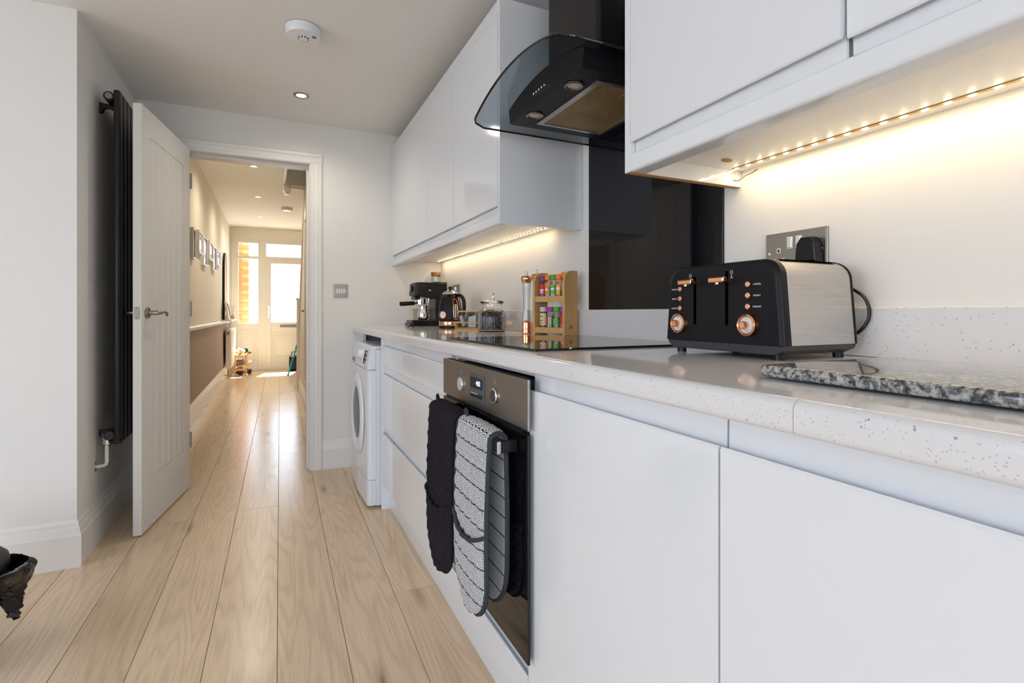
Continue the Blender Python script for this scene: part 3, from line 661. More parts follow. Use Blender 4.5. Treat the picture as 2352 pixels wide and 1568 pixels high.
for s0 in (0.012, 0.036, 0.060):
    pbox('button', 2.845, 2.858, s0, s0+0.011, 0.004, 'print_white', bev=0.001); pbox('button', 2.915, 2.928, s0, s0+0.011, 0.004, 'print_white', bev=0.001)
c = onpanel(3.015, 0.052); kn = obj('programme_knob', B().lathe([(0, -0.024), (0.018, -0.024), (0.022, -0.020), (0.026, 0.0), (0, 0)], (0, 0, 0), 28, 'x', Matrix.Translation(c) @ Rp), 'appliance_white', wm, world=True)
pbox('pointer', 3.010, 3.020, 0.010, 0.024, 0.001, 'print_orange')
for i in range(8):
    pbox('programme_mark', 3.075, 3.095, 0.004+i*0.011, 0.007+i*0.011, 0.0006, 'print_grey'); pbox('programme_mark', 3.115, 3.135, 0.004+i*0.011, 0.007+i*0.011, 0.0006, 'print_grey')
for i in range(3): pbox('option_mark', 2.81+i*0.03, 2.825+i*0.03, -0.008, -0.004, 0.0006, 'print_grey')
pbox('brand_mark', 2.80, 2.825, 0.082, 0.088, 0.0006, 'print_orange')
pbox('drawer_grip', 3.20, 3.315, -0.010, 0.016, 0.0015, 'plastic_grey', bev=0.0008)
dy, dz, dr_ = 3.075, 0.455, 0.235
prof = [(0.150, -0.004), (0.158, -0.010), (0.172, -0.0155), (0.192, -0.0175), (0.214, -0.0145), (0.230, -0.007), (0.236, 0.004)]
rg = obj('door_ring', B().lathe(prof, (0.444, dy, dz), 56, 'x'), 'appliance_white', wm, world=True)
obj('door_bowl', B().lathe([(0, -0.009), (0.10, -0.0085), (0.140, -0.0075), (0.1515, -0.005), (0.1515, 0.004)], (0.444, dy, dz), 48, 'x'), 'door_smoke', rg, world=True)
obj('door_gasket', B().lathe([(0.232, 0.002), (0.241, -0.001), (0.243, 0.006)], (0.441, dy, dz), 56, 'x'), 'plastic_grey', wm, world=True)
for y in (WY0+0.06, WY1-0.06):
    for x in (0.53, 1.0): obj('foot', B().cyl((x, y, 0.0), 0.02, 0.014, 'z', 12), 'matt_black', wm, world=True)
tag(obj('filler_panel', B().box(0.517, 0.537, 3.372, BY, 0.0, 0.900), 'gloss_white'), 'narrow white filler strip between washing machine and back wall', 'filler panel')

# ------------------------------------------------------------------ wall units
UF = 0.746
def jfront_high(z0, z1, lip=0.027, f=UF):
    return [(f, z1), (f, z0+0.003), (f+0.002, z0), (f+0.006, z0+0.001), (f+0.010, z0+0.010), (f+0.0145, z0+0.005), (f+0.0155, z0-lip), (f+0.021, z0-lip), (f+0.021, z1)]
DB, DT, PT, PB, CT = 1.421, 2.124, 1.3935, 1.353, 2.176
def wall_unit(label, y0, y1, doors, endp, ajar=0.0):
    t = thing('wall_cabinet', label, 'wall cabinet', (0.92, (y0+y1)/2, PB), group='white gloss wall cabinets')
    obj('carcass', B().box(UF+0.0225, W-0.001, y0, y0+0.018, 1.394, 2.150).box(UF+0.0225, W-0.001, y1-0.018, y1, 1.394, 2.150).box(UF+0.0225, W-0.001, y0+0.018, y1-0.018, 1.394, 1.412).box(UF+0.0225, W-0.001, y0+0.018, y1-0.018, 2.132, 2.150).box(1.085, W-0.001, y0+0.018, y1-0.018, 1.412, 2.132), 'carcass_white', t, world=True)
    for a, b_ in doors:
        db = B().prism(jfront_high(DB, DT), 'y', a+0.0015, b_-0.0015)
        if ajar: pv = Matrix.Translation((UF+0.02, b_-0.002, 0)); bmesh.ops.transform(db.bm, matrix=pv @ Matrix.Rotation(-math.radians(ajar), 4, 'Z') @ pv.inverted(), verts=db.bm.verts)
        obj('door', db, 'gloss_white', t, world=True)
    if endp:
        ep = obj('end_panel', B().box(UF, W-0.001, endp[0], endp[1], PB+0.0008, CT, bev=0.0006), 'gloss_white', t, world=True)
        if y0 < 1: obj('raw_edge', B().box(UF+0.001, W-0.004, endp[0]+0.001, endp[1]-0.001, PB, PB+0.0009), 'raw_board', ep, world=True)
    return t
wall_unit('white gloss wall cabinet in the corner above the coffee machine', 2.690, BY-0.002, [(2.690, 3.572)], None)
wall_unit('narrow middle door of the far wall cabinets', 2.245, 2.6898, [(2.245, 2.690)], None)
wall_unit('white gloss wall cabinet with wide end panel left of the cooker hood', 1.732, 2.2448, [(1.733, 2.245)], (1.713, 1.7315))
wall_unit('white gloss wall cabinet right of the cooker hood above the toaster', 0.4665, 0.960, [(0.469, 0.960)], (0.9605, 0.980), 1.1)
wall_unit('white gloss wall cabinet at the top right corner over the granite board', -0.058, 0.4664, [(-0.057, 0.468)], None)
tag(obj('filler_panel', B().box(UF, UF+0.02, 3.573, BY-0.001, PT, DT), 'gloss_white'), 'slim white filler between corner wall cabinet and back wall', 'filler panel')
def pelmet(y0, y1, label):
    r = 0.008; pts = [(UF+0.019, PT), (UF+0.019, PB), (UF+r, PB)]
    for i in range(1, 7): a = -PI/2 - i*(PI/2)/6; pts.append((UF+r+r*math.cos(a), PB+r+r*math.sin(a)))
    pts += [(UF, PT-0.003), (UF+0.003, PT)]
    b = B().prism([(x, z) for x, z in pts], 'y', y0, y1); b.smooth = True
    b.box(UF+0.019, UF+0.045, y0, y1, PB+0.0006, PB+0.014)
    return tag(obj('pelmet', b, 'gloss_white'), label, 'pelmet', 'light pelmets under the wall cabinets')
pelmet(1.7325, BY-0.002, 'white pelmet strip under the far wall cabinets'); pelmet(-0.60, 0.9597, 'white pelmet strip under the near wall cabinets over the toaster')
def cornice(y0, y1, label): return tag(obj('cornice', B().box(UF, UF+0.02, y0, y1, DT+0.002, CT, bev=0.002).box(UF+0.02, W-0.002, y0, y1, 2.151, 2.168), 'gloss_white'), label, 'cornice', 'top trims of the wall cabinets')
cornice(1.7325, BY-0.002, 'white top trim above the far wall cabinets'); cornice(-0.60, 0.9597, 'white top trim above the near wall cabinets')

# LED tapes (lamp light stays with the lamp)
def led_strip(y0, y1, label, power, n):
    t = thing('led_strip', label, 'led strip', (1.06, (y0+y1)/2, 1.393), group='warm LED tapes under the wall cabinets')
    obj('tape', B().box(1.055, 1.065, y0, y1, 1.3922, 1.3938), 'led_tape', t, world=True)
    me = B().box(-0.0028, 0.0028, -0.0045, 0.0045, -0.0014, 0.0006, bev=0.0006, seg=1).mesh('led'); me.materials.append(M['led'])
    for i in range(n):
        o = bpy.data.objects.new('led', me); COL.objects.link(o); o.parent = t; o.location = Vector((1.060, y0+0.01+(y1-y0-0.02)*i/(n-1), 1.3915))-t.location
    l = bpy.data.lights.new('led_light', 'AREA'); l.shape = 'RECTANGLE'; l.size = 0.008; l.size_y = y1-y0; l.energy = power; l.color = (1, 0.76, 0.45)
    lo = bpy.data.objects.new('led_light', l); COL.objects.link(lo); lo.parent = t; lo.location = Vector((1.060, (y0+y1)/2, 1.3890))-t.location; lo.rotation_euler = (0, 0, 0)
    return t
led_strip(1.935, 3.535, 'warm glowing LED tape under the far wall cabinets', 0.55, 48)
ls = led_strip(-0.45, 0.948, 'warm glowing LED tape under the near wall cabinets above the toaster', 0.85, 41)
obj('connector', B().box(1.048, 1.066, 0.945, 0.951, 1.362, 1.391, bev=0.001), 'acrylic', ls, world=True)
obj('lead', B().tube([(1.058, 0.947, 1.364), (1.062, 0.935, 1.360), (1.075, 0.925, 1.372), (1.090, 0.915, 1.380), (1.1, 0.910, 1.388)], 0.0011, 6), 'brand_burn', ls, world=True)
tag(obj('glue_blob', B().sphere((0.985, 0.90, 1.3925), 0.012, (1.3, 0.8, 0.25), 14), 'stain'), 'small yellow glue blob under the near wall cabinet', 'glue')

# ------------------------------------------------------------------ cooker hood
hd = thing('cooker_hood', 'black chimney cooker hood with curved smoked glass canopy', 'cooker hood', (0.86, 1.358, 1.645))
HC = 1.358
obj('chimney', B().box(0.845, 1.0940, 1.232, 1.535, 1.70, CZ-0.001, bev=0.014, seg=4), 'satin_black', hd, world=True)
def canopy():
    t = bmesh.new(); N = 28; Mx = 12; th = 0.006; top = {}; bot = {}
    for i in range(N+1):
        f = -1+2*i/N; y = HC-0.004+0.302*f; zc = 1.736-0.060*f*f-0.011*f
        d = max(0.0, abs(f)*0.302-0.262); xr = 0.616+ (0.045-math.sqrt(max(0, 0.045**2-(d*0.045/0.040)**2)) if d > 0 else 0)
        for j in range(Mx+1):
            x = xr+(1.0938-xr)*j/Mx
            top[i, j] = t.verts.new((x, y, zc+th)); bot[i, j] = t.verts.new((x, y, zc))
    for i in range(N):
        for j in range(Mx):
            t.faces.new((top[i, j], top[i+1, j], top[i+1, j+1], top[i, j+1])); t.faces.new((bot[i, j], bot[i, j+1], bot[i+1, j+1], bot[i+1, j]))
    for i in range(N):
        t.faces.new((top[i, 0], bot[i, 0], bot[i+1, 0], top[i+1, 0])); t.faces.new((top[i, Mx], top[i+1, Mx], bot[i+1, Mx], bot[i, Mx]))
    for j in range(Mx):
        t.faces.new((top[0, j], top[0, j+1], bot[0, j+1], bot[0, j])); t.faces.new((top[N, j], bot[N, j], bot[N, j+1], top[N, j+1]))
    bmesh.ops.recalc_face_normals(t, faces=t.faces[:]); b = B(); b.smooth = True; return b._merge(t)
cn = obj('glass_canopy', canopy(), 'hood_glass', hd, world=True)
def edge_strip():
    pts = []
    for i in range(41):
        f = -1+2*i/40; y = HC-0.004+0.302*f; z = 1.736-0.060*f*f-0.011*f+0.003
        d = max(0.0, abs(f)*0.302-0.262); xr = 0.616+ (0.045-math.sqrt(max(0, 0.045**2-(d*0.045/0.040)**2)) if d > 0 else 0)
        pts.append((xr, y, z))
    pts = [(1.090, pts[0][1], pts[0][2])]+pts+[(1.090, pts[-1][1], pts[-1][2])]
    return B().tube(pts, 0.0034, 8)
obj('glass_edge', edge_strip(), 'black_glass', cn, world=True)
# body follows the arch of the glass: outline in (y, z), extruded front to back
BY0, BY1, BZ = 1.112, 1.548, 1.652
pts = [(BY0, BZ), (BY1, BZ)]
for i in range(15):
    y = BY1+0.012-(BY1-BY0+0.024)*i/14; f = (y-HC)/0.302; pts.append((y, 1.736-0.060*f*f-0.011*f-0.0005))
obj('body', B().prism(pts, 'x', 0.712, 1.0938), 'matt_black', hd, world=True)
obj('filter_frame', B().box(0.785, 0.805, 1.150, 1.500, BZ-0.004, BZ+0.002).box(1.022, 1.036, 1.150, 1.500, BZ-0.004, BZ+0.002).box(0.805, 1.022, 1.150, 1.162, BZ-0.004, BZ+0.002).box(0.805, 1.022, 1.488, 1.500, BZ-0.004, BZ+0.002), 'brushed_steel', hd, world=True)
ft = obj('grease_filter', B().box(0.805, 1.022, 1.162, 1.488, BZ-0.002, BZ+0.002), 'filter_tan', hd, world=True)
obj('filter_latch', B().box(0.905, 0.945, 1.165, 1.215, BZ-0.0045, BZ-0.0015, bev=0.001), 'filter_tan', ft, world=True)
for y in (1.205, 1.440):
    lr = obj('hood_lamp', B().lathe([(0.0275, -0.001), (0.0275, -0.004), (0.0235, -0.0055), (0.0205, -0.003), (0.0205, 0.0)], (0.748, y, BZ), 32), 'satin_nickel', hd, world=True)
    obj('lamp_lens', B().lathe([(0, -0.0035), (0.010, -0.0035), (0.015, -0.0020), (0.0206, -0.0015)], (0.748, y, BZ), 32), 'lamp_glass', lr, world=True)
for i in range(5): obj('button', B().cyl((0.7015, 1.296+i*0.0165, 1.680), 0.0042, 0.011, 'x', 14, bev=0.001), 'chrome', hd, world=True)

# ------------------------------------------------------------------ worktop objects
# toaster
TX0, TX1, TY0, TY1 = 0.838, 1.057, 0.6355, 0.947
to = thing('toaster', 'matt black and brushed steel four-slice toaster with copper levers and dials', 'toaster', ((TX0+TX1)/2, (TY0+TY1)/2, ZW))
def tprof(ins=0.0, zlo=0.9675, ztop=1.131, r=0.037, tap=0.010):
    pts = [(TY0+ins, zlo), (TY1-ins, zlo)]
    for i in range(9): a = i*(PI/2)/8; pts.append((TY1-ins-tap-r+r*math.cos(a), ztop-ins-r+r*math.sin(a)))
    for i in range(9): a = PI/2+i*(PI/2)/8; pts.append((TY0+ins+tap+r+r*math.cos(a), ztop-ins-r+r*math.sin(a)))
    return pts
def tcap(xa, xb, flip):
    t = bmesh.new(); steps = [(0.0, 0.0), (0.0012, 0.0), (0.010, 0.0)]
    rings = []
    lay = [(xa+0.0005, 0.014), (xa+0.0002, 0.010)] + [(xa+0.010*(1-math.cos(k*PI/2/5)), 0.010*(1-math.sin(k*PI/2/5))) for k in range(6)] + [(xb, 0.0)]
    for x, ins in lay:
        pp = tprof(ins, zlo=0.9675)
        rings.append([t.verts.new((x if not flip else xa+xb-x, y, z)) for y, z in pp])
    n = len(rings[0]); t.faces.new(rings[0]); t.faces.new(rings[-1][::-1])
    for p, q in zip(rings, rings[1:]):
        for i in range(n): t.faces.new((p[i], p[(i+1) % n], q[(i+1) % n], q[i]))
    bmesh.ops.recalc_face_normals(t, faces=t.faces[:]); b = B(); b.smooth = True; return b._merge(t)
obj('front_panel', tcap(TX0, TX0+0.020, False), 'matt_black', to, world=True)
obj('rear_panel', tcap(TX1-0.012, TX1, True), 'matt_black', to, world=True)
bb = B().prism(tprof(0.0012), 'x', TX0+0.0205, TX1-0.0125); bb.smooth = True; obj('steel_wrap', bb, 'brushed_steel', to, world=True)
bb = B().prism([(TY0+0.004, 0.9672), (TY1-0.004, 0.9672), (TY1-0.008, 0.958), (TY1-0.026, 0.949), (TY0+0.026, 0.949), (TY0+0.008, 0.958)], 'x', TX0+0.004, TX1-0.003, bev=0.002); obj('base', bb, 'dark_grey', to, world=True)
for x, y in ((0.862, 0.918), (0.862, 0.665), (1.035, 0.918), (1.035, 0.665)): obj('foot', B().cyl((x, y, ZW), 0.010, 0.0115, 'z', 14), 'plastic_black', to, world=True)
for y0 in (0.668, 0.735, 0.815, 0.882): obj('bread_slot', B().box(TX0+0.035, TX1-0.025, y0, y0+0.033, 1.1290, 1.1300), 'slot_black', to, world=True)
for i, (ly, zt) in enumerate(((0.8535, 1.107), (0.7665, 1.113))):
    obj('lever_slot', B().box(TX0-0.0002, TX0+0.0008, ly-0.0035, ly+0.0035, 1.003, zt), 'slot_black', to, world=True)
    lv = obj('lever', B().box(0.806, 0.818, ly-0.020, ly+0.020, 1.089, 1.100, bev=0.003, seg=3), 'copper', to, world=True)
    obj('lever_stem', B().box(0.817, 0.840, ly-0.003, ly+0.003, 1.091, 1.098).cyl((0.812, ly, 1.0855), 0.0042, 0.005, 'z', 12), 'copper', lv, world=True)
    yo = ly-0.013 if i == 1 else ly+0.013
    ic = obj('icon', B().box(0.8374, 0.8379, yo-0.0035, yo+0.0035, 1.1075, 1.1082).box(0.8374, 0.8379, yo-0.0028, yo-0.0021, 1.1075, 1.1132).box(0.8374, 0.8379, yo+0.0021, yo+0.0028, 1.1075, 1.1132).box(0.8374, 0.8379, yo-0.0028, yo+0.0028, 1.1126, 1.1133).box(0.8374, 0.8379, yo-0.0005, yo+0.0005, 1.1005, 1.1058).box(0.8374, 0.8379, yo-0.0013, yo+0.0013, 1.1036, 1.1044).box(0.8374, 0.8379, yo-0.0036, yo+0.0036, 1.0982, 1.0989).box(0.8374, 0.8379, yo-0.0018, yo+0.0018, 1.0989, 1.0998), 'print_white', to, world=True)
for by, ty, zz in ((0.8955, 0.9160, 0.0), (0.7125, 0.6935, 0.0018)):
    for z, s in ((1.0818, 'CANCEL'), (1.0602, 'REHEAT'), (1.0386, 'DEFROST')):
        bt = obj('button', B().cyl((0.833, by, z+zz), 0.0058, 0.007, 'x', 20, bev=0.0012), 'copper', to, world=True)
        wtext(s, 0.0046, 'print_white', to, ty, z+zz-0.0005, 0.8378)
for ky in (0.8975, 0.7115):
    rg = obj('dial', B().lathe([(0.0160, -0.010), (0.0185, -0.0125), (0.0215, -0.010), (0.0225, 0.0), (0.0160, 0.0)], (0.838, ky, 1.0045), 40, 'x'), 'copper', to, world=True)
    obj('dial_face', B().cyl((0.830, ky, 1.0045), 0.0165, 0.004, 'x', 32), 'dial_white', rg, world=True)
    obj('dial_knob', B().lathe([(0.0070, 0.0), (0.0070, -0.010), (0.0055, -0.012), (0, -0.012)], (0.8305, ky+0.001, 1.0045), 40, 'x', None, flute=20, famp=0.06, f0=(-1, 1)), 'copper', rg, world=True)
    obj('dial_print', B().box(0.8293, 0.8299, ky-0.009, ky+0.009, 0.9955, 0.9961).box(0.8293, 0.8299, ky-0.005, ky+0.005, 0.9925, 0.9934).box(0.8293, 0.8299, ky-0.0004, ky+0.0004, 1.0150, 1.0185), 'print_grey', rg, world=True)
obj('cord', B().tube([(1.055, 0.690, 1.085), (1.070, 0.672, 1.083), (1.078, 0.645, 1.065), (1.080, 0.632, 1.040), (1.078, 0.634, 1.010), (1.070, 0.655, 0.985), (1.066, 0.70, 1.00), (1.068, 0.74, 1.08), (1.066, 0.757, 1.13)], 0.0035, 8, sm=6), 'plastic_black', to, world=True)
pg = obj('plug', B().prism([(0.733, 1.140), (0.737, 1.182), (0.747, 1.196), (0.771, 1.196), (0.781, 1.182), (0.785, 1.140)], 'x', 1.066, 1.0938, bev=0.004), 'plastic_black', to, world=True)

# double sockets
def socket(y0, y1, z0, z1, label, full=True):
    t = thing('wall_socket', label, 'socket', (W-0.004, (y0+y1)/2, z0), group='double wall sockets above the worktop')
    x = W-0.0005
    obj('plate', B().box(x-0.0045, x, y0, y1, z0, z1, bev=0.0015), 'satin_nickel', t, world=True)
    obj('back_box', B().box(x-0.0075, x-0.0044, y0+0.002, y1-0.002, z0+0.002, z1-0.002, bev=0.0008), 'satin_nickel', t, world=True)
    ym = (y0+y1)/2
    for s in (-1, 1):
        r = obj('rocker_surround', B().box(x-0.0086, x-0.0072, ym+s*0.011-0.0075, ym+s*0.011+0.0075, z1-0.041, z1-0.013, bev=0.0005), 'print_white', t, world=True)
        obj('rocker', B().box(x-0.0105, x-0.0084, ym+s*0.011-0.0052, ym+s*0.011+0.0052, z1-0.0385, z1-0.0155, bev=0.001), 'chrome', r, world=True)
        yc = ym+s*0.040
        for yy, zz in ((yc, z1-0.043), (yc-0.011, z1-0.067), (yc+0.011, z1-0.067)):
            h = obj('pin_hole', B().box(x-0.0084, x-0.0072, yy-0.0048, yy+0.0048, zz-0.006, zz+0.006, bev=0.0005), 'print_white', t, world=True)
            obj('hole', B().box(x-0.0088, x-0.0083, yy-0.002, yy+0.002, zz-0.0036, zz+0.0036), 'plastic_black', h, world=True)
        obj('screw', B().cyl((x-0.0088, ym+s*0.0645, z1-0.048), 0.0035, 0.0015, 'x', 14), 'chrome', t, world=True)
socket(0.727, 0.882, 1.129, 1.2185, 'satin nickel double socket with black plug behind the toaster')
socket(3.172, 3.325, 1.128, 1.2145, 'dark double socket on the wall behind the kettle')

# granite board
def rrect(x0, x1, y0, y1, r, n=6):
    p = []
    for cx_, cy_, a0 in ((x1-r, y1-r, 0), (x0+r, y1-r, PI/2), (x0+r, y0+r, PI), (x1-r, y0+r, 1.5*PI)):
        for i in range(n+1): a = a0+i*(PI/2)/n; p.append((cx_+r*math.cos(a), cy_+r*math.sin(a)))
    return p
gb = thing('granite_board', 'dark speckled granite chopping board lying on the worktop', 'chopping board', (0.74, 0.30, ZW))
bb = B().prism(rrect(0.600, 0.884, 0.095, 0.497, 0.012), 'z', ZW+0.003, ZW+0.0185, bev=0.005, seg=3); bb.smooth = True; obj('slab', bb, 'granite', gb, world=True)
for x, y in ((0.64, 0.46), (0.64, 0.13), (0.85, 0.46), (0.85, 0.13)): obj('foot', B().cyl((x, y, ZW), 0.008, 0.0034, 'z', 10), 'plastic_black', gb, world=True)

# coffee machine
cm = thing('coffee_machine', 'black espresso machine with portafilter and drip tray', 'coffee machine', (0.91, 3.265, ZW))
CY0, CY1 = 3.190, 3.345
obj('head', B().prism([(0.822, 1.222), (1.020, 1.222), (1.020, 1.118), (0.905, 1.122), (0.8145, 1.136)], 'y', CY0, CY1, bev=0.006, seg=3), 'plastic_black', cm, world=True)
obj('tank_lid', B().box(0.935, 1.022, CY0+0.004, CY1-0.004, 1.2205, 1.227, bev=0.003), 'plastic_black', cm, world=True)
obj('control_front', B().prism([(0.8135, 1.215), (0.822, 1.217), (0.816, 1.140), (0.806, 1.142)], 'y', CY0+0.010, CY1-0.006, bev=0.0), 'dark_grey', cm, world=True)
obj('steam_knob', B().cyl((0.7985, CY0+0.075, 1.183), 0.021, 0.013, 'x', 24, bev=0.003), 'plastic_black', cm, world=True)
obj('switch_block', B().box(0.8145, 0.850, CY0+0.03, CY1-0.03, 1.112, 1.134, bev=0.003), 'plastic_black', cm, world=True)
obj('side_switch', B().box(0.850, 0.875, CY0-0.004, CY0+0.001, 1.196, 1.201, bev=0.001), 'dark_grey', cm, world=True)
obj('column', B().box(0.940, 1.020, CY0+0.004, CY1-0.004, 0.98, 1.122, bev=0.004), 'plastic_black', cm, world=True)
obj('drip_tray', B().box(0.790, 1.045, CY0, CY1, ZW+0.004, 0.982, bev=0.004).box(0.778, 0.800, CY0+0.008, CY1-0.006, ZW+0.004, 0.964, bev=0.004), 'plastic_black', cm, world=True)
for x in (0.80, 1.03):
    for y in (CY0+0.02, CY1-0.02): obj('foot', B().cyl((x, y, ZW), 0.008, 0.005, 'z', 10), 'matt_black', cm, world=True)
gh = obj('group_head', B().lathe([(0, 0), (0.033, 0), (0.033, 0.02), (0, 0.02)], (0.862, CY0+0.072, 1.098), 28), 'chrome', cm, world=True)
pf = obj('portafilter', B().cyl((0.862, CY0+0.072, 1.083), 0.032, 0.016, 'z', 28), 'chrome', cm, world=True)
obj('portafilter_handle', B().tube([(0.838, CY0+0.062, 1.090), (0.822, CY0+0.055, 1.090), (0.815, CY0+0.052, 1.0895), (0.770, CY0+0.035, 1.087), (0.722, CY0+0.016, 1.084)], [0.006, 0.006, 0.0125, 0.0135, 0.014], 14), 'plastic_black', pf, world=True)
obj('steam_wand', B().tube([(0.900, CY0+0.010, 1.122), (0.900, CY0+0.008, 1.105), (0.893, CY0+0.012, 1.093), (0.882, CY0+0.03, 1.088)], 0.003, 8, sm=4), 'chrome', cm, world=True)
obj('brand_mark', B().box(0.897, 0.899, CY0-0.0006, CY0+0.001, 1.169, 1.175).box(0.9005, 0.9025, CY0-0.0006, CY0+0.001, 1.169, 1.173).box(0.904, 0.906, CY0-0.0006, CY0+0.001, 1.169, 1.176).box(0.9075, 0.912, CY0-0.0006, CY0+0.001, 1.169, 1.1725), 'print_white', cm, world=True)
mj = thing('milk_jug', 'polished steel milk jug on the coffee machine drip tray', 'milk jug', (0.872, CY0+0.052, 0.982))
obj('body', B().lathe([(0, 0.0), (0.026, 0.0), (0.031, 0.006), (0.035, 0.022), (0.0335, 0.045), (0.028, 0.068), (0.0265, 0.082), (0.029, 0.094), (0.028, 0.094), (0.0255, 0.082), (0.027, 0.06), (0, 0.05)], seg=32), 'chrome', mj)
obj('handle', B().tube([(0.026, 0.0, 0.084), (0.045, 0.004, 0.082), (0.052, 0.006, 0.06), (0.045, 0.005, 0.030), (0.034, 0.002, 0.022)], 0.0035, 8, sm=4), 'chrome', mj)

# kettle
KX, KY = 0.919, 2.820
ke = thing('kettle', 'matt black kettle with copper trim and temperature dial', 'kettle', (KX, KY, ZW))
obj('power_base', B().lathe([(0, 0), (0.064, 0), (0.066, 0.004), (0.066, 0.013), (0.062, 0.016), (0, 0.016)], seg=40), 'plastic_black', ke)
obj('copper_band', B().lathe([(0.0, 0.0165), (0.064, 0.0165), (0.065, 0.020), (0.0655, 0.038), (0.0645, 0.041), (0.0, 0.041)], seg=40), 'copper', ke)
obj('body', B().lathe([(0, 0.0415), (0.066, 0.0415), (0.0685, 0.050), (0.0685, 0.075), (0.0665, 0.105), (0.060, 0.145), (0.052, 0.176), (0.046, 0.190), (0.040, 0.195), (0.0, 0.195)], seg=48), 'matt_black', ke)
ld = obj('lid', B().lathe([(0.0445, 0.1945), (0.0465, 0.199), (0.040, 0.207), (0.018, 0.216), (0, 0.218)], seg=40), 'chrome', ke)
obj('lid_knob', B().lathe([(0, 0.216), (0.0055, 0.216), (0.005, 0.222), (0.0105, 0.227), (0.011, 0.234), (0.007, 0.240), (0, 0.241)], seg=24), 'plastic_black', ld)
def kdir(deg): a = math.radians(deg); return Vector((math.cos(a), math.sin(a), 0))
gd = kdir(218)                                  # dial looks toward the open side of the room
gm = Matrix.Translation((gd.x*0.066, gd.y*0.066, 0.078)) @ Matrix.Rotation(math.radians(218), 4, 'Z') @ Matrix.Rotation(PI/2, 4, 'Y')
dl = obj('temperature_dial', B().lathe([(0.0165, 0.008), (0.0185, 0.011), (0.0215, 0.010), (0.0225, -0.004), (0.0165, -0.004)], (0, 0, 0), 32, 'z', gm), 'copper', ke)
obj('dial_face', B().cyl((0, 0, 0.0), 0.017, 0.007, 'z', 28, mtx=gm), 'dial_white', dl)
obj('needle', B().box(-0.0008, 0.0008, -0.003, 0.012, 0.007, 0.0078, mtx=gm), 'plastic_black', dl)
hdv = kdir(-56); px = Vector((-hdv.y, hdv.x, 0))
def hp(r, z): return tuple(hdv*r + Vector((0, 0, z)))
obj('handle', B().tube([hp(0.043, 0.188), hp(0.062, 0.190), hp(0.083, 0.182), hp(0.096, 0.160), hp(0.100, 0.125), hp(0.097, 0.090), hp(0.088, 0.068), hp(0.072, 0.058)], [0.010, 0.0105, 0.0115, 0.0120, 0.0120, 0.0115, 0.010, 0.008], 14, flat=0.8, sm=4), 'matt_black', ke)
obj('handle_trim', B().tube([hp(0.0555, 0.176), hp(0.070, 0.176), hp(0.081, 0.165), hp(0.0865, 0.140), hp(0.0865, 0.105), hp(0.083, 0.082), hp(0.074, 0.072), hp(0.0705, 0.080), hp(0.068, 0.12), hp(0.061, 0.155)], 0.0026, 8, closed=True, sm=4), 'copper', ke)
wg = kdir(-66)
wmx = Matrix.Rotation(math.radians(-82), 4, 'Z')
obj('water_window', B().prism([(-0.0045, 0.060), (0.0045, 0.060), (0.0055, 0.066), (0.0055, 0.132), (0.0045, 0.138), (-0.0045, 0.138), (-0.0055, 0.132), (-0.0055, 0.066)], 'x', 0.060, 0.0695, mtx=wmx), 'cap_clear', ke)
obj('window_trim', B().tube([tuple(wmx @ Vector((0.0690-max(0, z-0.105)*0.18, y, z))) for y, z in ((-0.0125, 0.068), (-0.0120, 0.13), (-0.0115, 0.150), (-0.008, 0.163), (0, 0.166), (0.010, 0.158), (0.0135, 0.13), (0.0145, 0.068), (0.010, 0.055), (0, 0.050), (-0.009, 0.055))], 0.0022, 8, closed=True, sm=4), 'copper', ke)
for i in range(5): obj('level_mark', B().box(0.0695, 0.0702, -0.003, 0.003, 0.072+i*0.012, 0.0735+i*0.012, mtx=wmx), 'plastic_black', ke)
obj('spout', B().prism([(0.028, 0.195), (0.058, 0.200), (0.066, 0.190), (0.052, 0.165), (0.03, 0.165)], 'y', -0.013, 0.013, bev=0.003, mtx=Matrix.Rotation(math.radians(132), 4, 'Z')), 'matt_black', ke)
obj('power_switch', B().cyl((0, 0, 0), 0.004, 0.003, 'z', 14, mtx=Matrix.Translation(kdir(-75)*0.0645+Vector((0, 0, 0.03))) @ Matrix.Rotation(math.radians(-75), 4, 'Z') @ Matrix.Rotation(PI/2, 4, 'Y')), 'chrome', ke)

# tall jar and wide canister in the corner
tj = thing('storage_jar', 'tall clear glass jar with cork lid behind the coffee machine', 'jar', (1.040, 3.515, ZW))
obj('glass', B().lathe([(0, 0), (0.032, 0), (0.033, 0.004), (0.033, 0.348), (0.031, 0.348), (0.031, 0.005), (0, 0.005)], seg=28), 'thin_glass', tj)
obj('lid', B().lathe([(0.0, 0.345), (0.0305, 0.345), (0.0305, 0.352), (0.034, 0.354), (0.034, 0.372), (0.032, 0.375), (0, 0.375)], seg=28), 'cork', tj)
cw = thing('glass_canister', 'low clear glass canister with wooden lid in the corner behind the milk jug', 'canister', (0.930, 3.470, ZW))
obj('glass', B().lathe([(0, 0), (0.052, 0), (0.060, 0.01), (0.066, 0.108), (0.064, 0.108), (0.058, 0.012), (0, 0.004)], seg=36), 'thin_glass', cw)
obj('lid', B().lathe([(0, 0.106), (0.069, 0.106), (0.070, 0.109), (0.070, 0.117), (0.068, 0.120), (0, 0.120)], seg=36), 'bamboo', cw)

